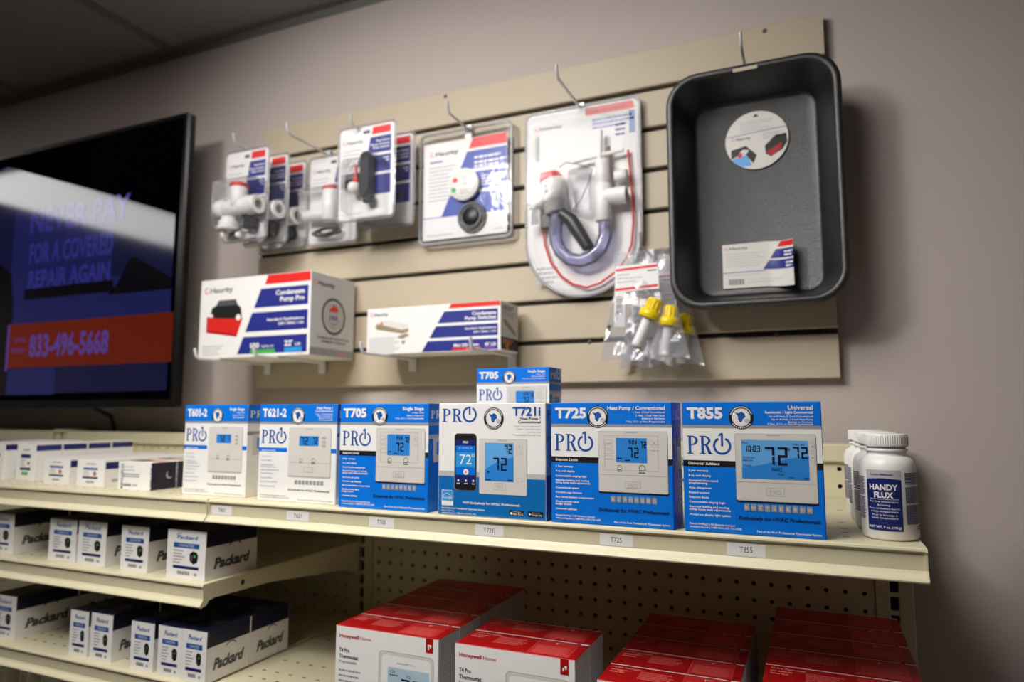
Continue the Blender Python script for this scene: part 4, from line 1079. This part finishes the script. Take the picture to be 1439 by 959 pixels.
def float_pack(X, Y, zc, label):
    t = thing('float_switch_pack', label, 'blister pack', (X, Y, zc), 'float device packs on one hook')
    pack_card(t, 5.1, 7.4); blister(t, 5.1, 7.4, 1.4, .2, -1.3, 3.6, 4.4)
    b = MB(); b.prism([(.1, -1.9), (.2, 1.0), (.45, 1.2), (.75, 1.2), (.95, .9), (.95, -1.6), (.7, -2.2), (.3, -2.3)], -1.05, -.15, 'y', blackp_m)
    b.box(.3, 1.15, -.9, -.3, -2.75, -2.1, blackp_m, .1); b.box(-1.6, -.3, -.6, -.15, -.7, -.15, greyp_m, .08); b.box(-1.55, -1.2, -.7, -.2, -1.4, -.7, blackp_m, .06)
    b.tube([(-.4, -.5, .3), (-.1, -.6, .9), (.4, -.5, 1.45), (.9, -.5, 1.2)], .06, greyp_m, 8); b.build('float_switch', t)
    r = MB(); r.tube([(-.45, -.7, .45), (-.4, -.75, -.3), (-.45, -.7, -1.0)], .12, redp_m, 8); r.box(-.65, -.2, -.9, -.5, -1.1, -.75, redp_m, .05); r.build('red_clamp', t)
    w = MB(); w.lathe([(0, -.5), (.3, -.45), (.5, -.2), (.52, .1), (.4, .35), (.2, .42), (0, .42)], pvc_m, 20, M=Matrix.Translation((-.55, -.75, -1.45))); cyl(w, -.25, -.75, .5, .28, .3, pvc_m, 'x'); w.build('white_float', t)
    return t
fp = float_pack(-.72, -1.8, 79.1, 'blister pack holding a black float device with red clamp, foremost on its hook')
dup(fp, (-.35, .4, 78.95), 'blister pack just behind the foremost float device pack, its right strip in view')

t = thing('alarm_pack', 'flat clear clamshell with a round white alarm disc and grey cable coil', 'blister pack', (6.4, 1.3, 78.1))
b = MB(); b.prism(rrect(7.4, 7.9, .12, cx=-.05, cy=-.25), -.03, .03, 'y', white_m)
A = Art(b, (-3.75, -.03, 3.7), (1, 0, 0), (0, 0, -1), 7.4, 7.9)
slant(A, 0, 0, 60, 18, 0.5, 11, red_m, 99.5)
bm_ = mat('alarm_blue_print', (34, 70, 172), .42)
slant(A, 0, 0, 60, 12, 14, 32, bm_, 99.5); slant(A, 0, 0, 60, 12, 35.5, 53.5, bm_, 99.5); slant(A, 0, 0, 60, 12, 57, 77, bm_, 99.5)
A.rect(0.5, 77, 99.5, 77.8, bm_, 2)
brand(A, 8, 13.5, 4, 35, c=black_m); A.rect(8, 19, 24, 20.4, bm_, 2); A.lines(7, 25, 10, 3.8, 1.2, [34, 30, 24, 32, 26], ltgrey_m, 2)
for v_, w_ in ((20, 34), (25, 40), (29, 30)): A.lines(62, v_, 1, 1, 2.4, [w_ * .9], white_m, 3)
A.lines(70, 40, 4, 3, 1.3, [26, 24, 20], white_m, 3); A.lines(6, 95, 1, 1, 1.2, [32], ltgrey_m, 2); A.text('Haurity', 84, 96, 1.8, grey_m, 3, w=11)
b.build('card', t)
b = MB()
loops = [(rrect(8.1, 9.1, .45), .12), (rrect(8.1, 9.1, .45), -.05), (rrect(7.95, 8.95, .4), -.16), (rrect(7.75, 8.75, .35), -.16), (rrect(7.6, 8.6, .3), -.06)]
n = len(loops[0][0]); vs_ = [(x, y, z) for lp, y in loops for x, z in lp]
fs = [[i * n + j, i * n + (j + 1) % n, (i + 1) * n + (j + 1) % n, (i + 1) * n + j] for i in range(len(loops) - 1) for j in range(n)]
fs.append([(len(loops) - 1) * n + j for j in range(n)])
b.add(vs_, fs, clear_m); q = rrect(8.0, 9.0, .45); b.tube([(x, -.02, z) for x, z in q + q[:1]], .13, rim_m, 8, caps=False)
b.build('clear_shell', t)
b = MB(); cyl(b, .15, -.35, -.15, 1.28, .4, pvc_m, 'y', 36)
A = Art(b, (-1.13, -.552, 1.13), (1, 0, 0), (0, 0, -1), 2.56, 2.56)
A.disc(22, 36, 8.5, red_m, 1); A.disc(17, 66, 8, green_m, 1); A.arc(50, 50, 40, 41.5, ltgrey_m, 1); A.lines(44, 26, 4, 6, 3, [28, 24], ltgrey_m, 1)
A.disc(52, 52, 3, grey_m, 1); A.disc(60, 52, 3, grey_m, 1); A.lines(40, 66, 3, 6, 3, [34, 26], ltgrey_m, 1)
b.build('alarm_disc', t)
b = MB()
for r, y in ((1.12, -.3), (.95, -.46), (.78, -.36)):
    b.tube([(.72 + r * math.cos(a / 14 * math.pi), y, -2.75 + r * math.sin(a / 14 * math.pi)) for a in range(29)], .075, greyp_m, 7, caps=False)
b.build('cable_coil', t)
b = MB(); cyl(b, .72, -.3, -2.75, .7, .4, blackp_m, 'y', 24); b.build('buzzer', t)

# trap kit: clamshell with a straight top and a round bottom
t = thing('trap_kit', 'tall clear clamshell with rounded bottom holding a clear U tube and white pipe fittings', 'blister pack', (15.9, 1.45, 75.6))
def dshape(w, top, R_, r=.5, n=24):
    pts = [(w / 2, top - r)] + [(w / 2 - r + r * math.cos(math.radians(a)), top - r + r * math.sin(math.radians(a))) for a in (22, 45, 67, 90)]
    pts += [(-w / 2 + r - r * math.sin(math.radians(a)), top - r + r * math.cos(math.radians(a))) for a in (0, 22, 45, 67, 90)]
    zc = -6.9 + 4.35
    for i in range(n + 1):
        a = math.pi + math.pi * i / n
        pts.append((w / 2 * math.cos(a), zc + (R_) * math.sin(a)))
    return pts
out0 = dshape(8.55, 7.1, 4.35)
b = MB(); b.prism(out0, .02, .08, 'y', white_m)
A = Art(b, (-4.275, .02, 7.1), (1, 0, 0), (0, 0, -1), 8.55, 14.0)
A.poly([(54, .8), (54, 5), (97, 5), (96, 1.5), (94, .8)], mat('blister_red_print', (226, 120, 112), .5), 1)
A.lines(60, 7.5, 3, 2.2, 1.2, [34, 36, 30], mat('pale_blue_print', (150, 160, 205), .5), 1); A.rect(92, 6, 97, 18, mat('pale_blue_print', (150, 160, 205), .5), 1)
brand(A, 7, 9, 1.8, 26, k=1); A.rect(8, 12, 12, 26, ltgrey_m, 1); A.lines(80, 12, 3, 2.6, 1.2, [8, 8], navy_m, 1)
A.lines(8, 84, 4, 2.5, 1.2, [20, 16], ltgrey_m, 1)
b.build('card', t)
b = MB()
lp = [(dshape(8.75, 7.2, 4.45), .12), (dshape(8.75, 7.2, 4.45), -.08), (dshape(8.3, 6.95, 4.2), -.16), (dshape(7.9, 6.5, 3.95), -.2), (dshape(7.7, 6.2, 3.85), -1.5), (dshape(7.1, 5.6, 3.5), -1.75)]
n = len(lp[0][0]); vs_ = [(x, y, z) for l_, y in lp for x, z in l_]
fs = [[i * n + j, i * n + (j + 1) % n, (i + 1) * n + (j + 1) % n, (i + 1) * n + j] for i in range(len(lp) - 1) for j in range(n)]
fs.append([(len(lp) - 1) * n + j for j in range(n)])
b.add(vs_, fs, clear2_m); q = lp[0][0]; b.tube([(x, 0, z) for x, z in q + q[:1]], .1, rim_m, 8, caps=False); b.build('clear_shell', t)
ox, oz = 15.9, 75.6
def L(X, Z): return (X - ox, Z - oz)
b = MB()   # U tube
pts = [(14.35, 74.9), (14.15, 73.6), (14.2, 72.6), (14.55, 71.8), (15.2, 71.2), (16.0, 71.0), (16.8, 71.2), (17.5, 71.75), (17.85, 72.6), (17.9, 73.6)]
b.tube([(L(*q)[0], -.8, L(*q)[1]) for q in pts], .5, tube_m, 18, caps=False); b.build('clear_tube', t)
b = MB()   # white tee and pipe
x, z = L(17.75, 75); cyl(b, x, -.8, z, .6, 2.7, pvc_m); cyl(b, x - .05, -.8, L(0, 77.2)[1], .5, 1.8, pvc_m)
x, z = L(18.7, 75.4); cyl(b, x, -.85, z, .6, 1.5, pvc_m, 'x', ri=.42); x, z = L(19.0, 76.9); cyl(b, x, -.6, z, .42, .9, pvc_m, 'x')
b.build('pipe_tee', t)
b = MB(); x, z = L(14.1, 75.9)
M = Matrix.Translation((x, -.85, z)) @ Matrix.Rotation(math.radians(-6), 4, 'Y')
b.lathe([(0, -1.2), (.82, -1.2), (.86, -.4), (.9, -.4), (.9, .9), (.8, 1.3), (0, 1.3)], pvc_m, 24, M=M)
x, z = L(12.75, 75.7); cyl(b, x, -.8, z, .58, 1.2, pvc_m, 'x')
A = Art(b, (L(13.3, 0)[0], -1.77, L(0, 76.9)[1]), (1, 0, 0), (0, 0, -1), 1.5, 1.5); A.disc(30, 25, 6, grey_m, 1, 8); A.disc(34, 55, 6, grey_m, 1, 8)
b.build('inlet_body', t)
b = MB(); x, z = L(13.85, 77.25); M = Matrix.Translation((x, -.85, z)) @ Matrix.Rotation(math.radians(-8), 4, 'Y')
b.lathe([(.84, -.2), (.86, .1), (.7, .4), (0, .42)], redp_m, 24, M=M); b.box(x - .75, x - .1, -1.3, -.7, z + .2, z + .5, blackp_m, .08); b.build('red_cap', t)
b = MB()   # cross piece and vial
b.tube([(L(15.5, 0)[0], -.6, L(0, 78.4)[1]), (L(19.2, 0)[0], -.6, L(0, 78.75)[1])], .17, pvc_m, 8); b.tube([(L(17.55, 0)[0], -.65, L(0, 80.4)[1]), (L(17.45, 0)[0], -.65, L(0, 77.8)[1])], .2, pvc_m, 8)
b.build('cross_rod', t)
b = MB(); b.tube([(L(18.0, 0)[0], -.4, L(0, 79.2)[1]), (L(18.25, 0)[0], -.45, L(0, 76.2)[1])], .2, mat('brown_rubber', (110, 84, 78), .5), 10); b.build('rubber_stem', t)
b = MB(); x, z = L(16.0, 76.2); cyl(b, x, -.7, z, .85, 2.8, clear_m, 'z', 20); b.build('vial', t)
b = MB(); b.tube([(L(*q)[0], -1.25, L(*q)[1]) for q in ((14.8, 74.5), (15.5, 73.9), (16.1, 72.9), (16.75, 71.8))], [.4, .5, .5, .42], blackp_m, 12)
x, z = L(13.4, 74.2); b.box(x - .38, x + .38, -.9, -.3, z - .55, z + .5, blackp_m, .08); b.build('brush', t)
b = MB(); x, z = L(12.62, 74.55); A = Art(b, (x - .35, -.92, z + .7), (1, 0, 0), (0, 0, -1), .7, 1.4); A.rect(0, 0, 100, 100, white_m, 1); A.bars(8, 8, 92, 92, black_m, 2); b.build('barcode', t)
b = MB()
pts = [(13.0, 73.6), (13.15, 72.5), (13.6, 71.2), (14.4, 70.1), (15.3, 69.45), (16.3, 69.15), (17.3, 69.4), (18.4, 70.1), (19.2, 71.0), (19.6, 72.0), (19.75, 73.5), (19.7, 75.6), (19.45, 78.8)]
b.tube([(L(*q)[0], -.3, L(*q)[1]) for q in pts], .085, redp_m, 8); b.build('red_cord', t)
b = MB(); b.tube([(L(*q)[0], -1.5, L(*q)[1]) for q in ((14.7, 77.8), (15.2, 78.1), (16.3, 77.8), (17.2, 77.3), (16.9, 76.4), (16.3, 75.2), (15.4, 74.2))], .035, dgrey_m, 6); b.build('wire', t)

# ---------------------------------------------------------------- black drain pan
t = thing('drain_pan', 'deep black plastic drain pan hanging at the right end of the slatwall', 'pan', (27.85, 1.9, 74.55))
b = MB()
def lp_(w, h, r, dz=0, dx=0): return rrect(w, h, r, 8, dx, dz)
W, H = 10.5, 15.6
sec = [(W - .1, H - .1, 2.0, -2.45), (W, H, 2.05, -2.9), (W - .04, H - .04, 2.03, -3.08), (W - .25, H - .25, 1.95, -3.2), (W - .7, H - .7, 1.75, -3.22), (W - .95, H - .95, 1.62, -3.14), (W - 1.1, H - 1.1, 1.55, -2.95),
       (W - 2.6, H - 2.3, 1.1, -.45), (W - 2.85, H - 2.5, 1.0, -.28), (W - 3.1, H - 2.8, .9, -.22)]
n = len(lp_(W, H, 1)); vs_ = []; fs = []
for w_, h_, r_, y_ in sec: vs_ += [(x, y_, z) for x, z in lp_(w_, h_, r_)]
top_seg = [j for j in range(n) if (lp_(W, H, 2)[j][1] > H / 2 - .01 and lp_(W, H, 2)[(j + 1) % n][1] > H / 2 - .01 and abs(lp_(W, H, 2)[j][0] - lp_(W, H, 2)[(j + 1) % n][0]) > 2)]
for i in range(len(sec) - 1):
    for j in range(n): fs.append([i * n + j, i * n + (j + 1) % n, (i + 1) * n + (j + 1) % n, (i + 1) * n + j])
fs.append([(len(sec) - 1) * n + j for j in range(n)])
vo = len(vs_)
sec2 = [(W - .2, H - .2, 1.95, -2.45), (W - .3, H - .3, 1.9, -2.9), (W - .8, H - .8, 1.7, -3.02), (W - 2.5, H - 2.2, 1.1, -.4), (W - 2.7, H - 2.4, 1.0, -.08)]
for w_, h_, r_, y_ in sec2: vs_ += [(x, y_, z) for x, z in lp_(w_, h_, r_)]
for i in range(len(sec2) - 1):
    for j in range(n): fs.append([vo + i * n + j, vo + (i + 1) * n + j, vo + (i + 1) * n + (j + 1) % n, vo + i * n + (j + 1) % n])
fs.append([vo + (len(sec2) - 1) * n + j for j in range(n)][::-1])
for j in range(n): fs.append([j, vo + j, vo + (j + 1) % n, (j + 1) % n])
b.add(vs_, fs, pan_m, True); po = b.build('pan_body', t)
md = po.modifiers.new('edges', 'EDGE_SPLIT'); md.split_angle = math.radians(50)
b = MB(); b.box(-.95, .55, -3.26, -3.215, H / 2 - .52, H / 2 - .28, slat_m, .02); b.build('hang_slot', po)
b = MB(); M = Matrix.Translation((.15, -.3, 3.55)) @ Matrix.Rotation(math.radians(94), 4, 'X')
x0, z0 = .15, 3.75
b.prism([(x0 + 1.98 * math.cos(a / 20 * math.pi), z0 + 1.98 * math.sin(a / 20 * math.pi)) for a in range(40)], -.36, -.33, 'y', offwhite_m)
A = Art(b, (x0 - 1.98, -.36, z0 + 1.98), (1, 0, 0), (0, 0, -1), 3.96, 3.96)
A.poly([(45, 10), (55, 10), (50, 5)], black_m, 1); A.lines(25, 16, 5, 4, 1.6, [52, 50, 30, 46], ltgrey_m, 1)
A.poly([(4, 40), (4, 39), (97, 33), (97, 34)], bm_, 1); brand(A, 11, 47, 5, 30, k=1); A.lines(60, 40, 4, 3, 1.4, [30, 26], ltgrey_m, 1)
A.poly([(9, 63), (33, 58), (50, 76), (44, 90), (30, 70), (9, 78)], black_m, 1); A.poly([(10, 78), (34, 74), (42, 93), (26, 93), (14, 86)], lcd2_m, 2); A.disc(23, 74, 4, red_m, 3, 10); A.poly([(28, 64), (38, 66), (34, 72), (22, 69)], offwhite_m, 3)
A.poly([(63, 62), (80, 46), (97, 45), (98, 60), (90, 72), (72, 82), (64, 76)], black_m, 1); A.poly([(66, 72), (90, 60), (88, 70), (74, 80), (66, 77)], carton_red_m, 2)
b.build('round_label', po)
b = MB()
def curl(u, v, k): 
    x = -2.25 + u / 100 * 4.5; q = max(0, (u - 62) / 38)
    return Vector((x - .12 * q * q, -.33 - .9 * q * q - k, -3.15 - v / 100 * 2.95 + .0 * u - .18 * q))
A = Art(b, (0, 0, 0), (1, 0, 0), (0, 0, -1), 4.5, 2.95, curl); A.n = 60
A.rect(0, 0, 100, 100, offwhite_m, 0)
def cband(v0, v1, m, lo, hi, right=100):
    f = lambda v: lo + (hi - lo) * v / 100
    for i in range(24):
        a = [f(v1) + (right - f(v1)) * i / 24, f(v1) + (right - f(v1)) * (i + 1) / 24, f(v0) + (right - f(v0)) * (i + 1) / 24, f(v0) + (right - f(v0)) * i / 24]
        A.poly([(a[0], v1), (a[1], v1), (a[2], v0), (a[3], v0)], m, 3)
cband(1, 13, red_m, 82, 40); cband(18, 38, navy_m, 82, 40); cband(42, 62, navy_m, 82, 40)
A.rect(0, 64, 60, 65.5, bm_, 1); brand(A, 4, 13, 6, 32, k=2); A.lines(4, 22, 6, 5.5, 1.6, [52, 48, 56, 44], ltgrey_m, 1)
A.lines(86, 23, 2, 7, 4, [13, 11], white_m, 6); A.lines(88, 47, 2, 7, 4, [11, 9], white_m, 6); A.bars(8, 80, 30, 93, dgrey_m, 1); A.lines(34, 82, 2, 6, 1.6, [48, 40], ltgrey_m, 1); A.lines(6, 70, 1, 1, 1.6, [44], ltgrey_m, 1)
b.build('side_label', po)

# ---------------------------------------------------------------- clear bags of yellow capped fittings
def fitting_bag(X, Y, Z, label, lean):
    t = thing('fitting_bag', label, 'bag', (X, Y, Z), 'clear bags on the short hook')
    # film: two wrinkled sheets bulging apart
    rnd = random.Random(3); b = MB(); nu, nv = 22, 26
    for sgn in (-1, 1):
        vs_ = []
        for j in range(nv + 1):
            v = j / nv; w = 1.85 + 1.6 * max(0, v - .35) ** .9
            for i in range(nu + 1):
                u = -1 + 2 * i / nu
                q = (1 - u * u) ** .5 * (math.sin(min(1, v / .85) * math.pi) * .15 + .36 * math.exp(-((v - .72) / .22) ** 2)) * (1 - max(0, (v - .93) / .07))
                nz = noise.noise(Vector((u * 3.1, v * 5.3, sgn * 2.0))) * .22 + noise.noise(Vector((u * 7, v * 9, 5 + sgn))) * .1
                fl = .12 * math.sin(u * 9 + 1.3) * max(0, v - .8) * 5
                vs_.append((u * w + .25 * v * lean, sgn * max(.015, q + nz * (.3 + v)) , -v * 7.2 + fl + nz * .2 * v))
        f = [[j * (nu + 1) + i, j * (nu + 1) + i + 1, (j + 1) * (nu + 1) + i + 1, (j + 1) * (nu + 1) + i] for j in range(nv) for i in range(nu)]
        b.add(vs_, f if sgn < 0 else [k[::-1] for k in f], film_m, True)
    b.build('clear_film', t)
    b = MB(); b.prism([(-1.72, -.95), (-1.9, -5.0), (-1.18, -5.05), (-1.05, -2.7), (1.15, -2.65), (1.1, -.95)], -.16, -.13, 'y', white_m)
    A = Art(b, (-1.75, -.165, -.95), (1, 0, 0), (0, 0, -1), 2.85, 4.1)
    A.poly([(2, 9), (99, 6), (99, 2), (2, 5)], red_m, 1); A.poly([(0, 41), (99, 38), (99, 34), (0, 37)], red_m, 1); A.lines(5, 14, 3, 6, 1.8, [30, 60, 44], ltgrey_m, 1); A.rect(76, 10, 97, 12, dgrey_m, 1)
    A.poly([(-2, 80), (16, 80), (16, 48), (0, 48)], white_m, 1)
    for i in range(9): A.rect(1, 50 + 3.4 * i, 16, 50 + 3.4 * i + (1.2, 2, 1.6)[i % 3], dgrey_m, 2)
    b.build('paper_label', t)
    for (x, yy, z, tilt) in ((.6, -.12, -4.1, 25), (1.7, .22, -4.6, 8)):
        M = Matrix.Translation((x, yy, z)) @ Matrix.Rotation(math.radians(tilt), 4, 'Y')
        c = MB(); c.lathe([(.62, -.5), (.7, -.45), (.7, .0), (.55, .08), (.52, .12), (.48, .75), (.36, .86), (0, .88)], yellow_m, 22, M=M)
        for i in range(14):
            a = 2 * math.pi * i / 14; c.tube([M @ Vector((.53 * math.cos(a), .53 * math.sin(a), .14)), M @ Vector((.49 * math.cos(a), .49 * math.sin(a), .7))], .035, yellow_m, 5)
        c.build('yellow_cap', t)
        s_ = MB(); s_.lathe([(0, -2.5), (.3, -2.48), (.34, -2.3)] + [q for k in range(6) for q in ((.36, -2.2 + .28 * k), (.32, -2.08 + .28 * k))] + [(.4, -.5), (.3, -.45)], pvc_m, 20, M=M); s_.build('threaded_stem', t)
    return t
bg = fitting_bag(20.75, -1.0, 70.95, 'foremost clear bag with red striped label and yellow capped fittings', .3)
dup(bg, (21.4, .95, 70.6), 'rear clear bag of yellow capped fittings, partly behind the black pan', rz=-.1)
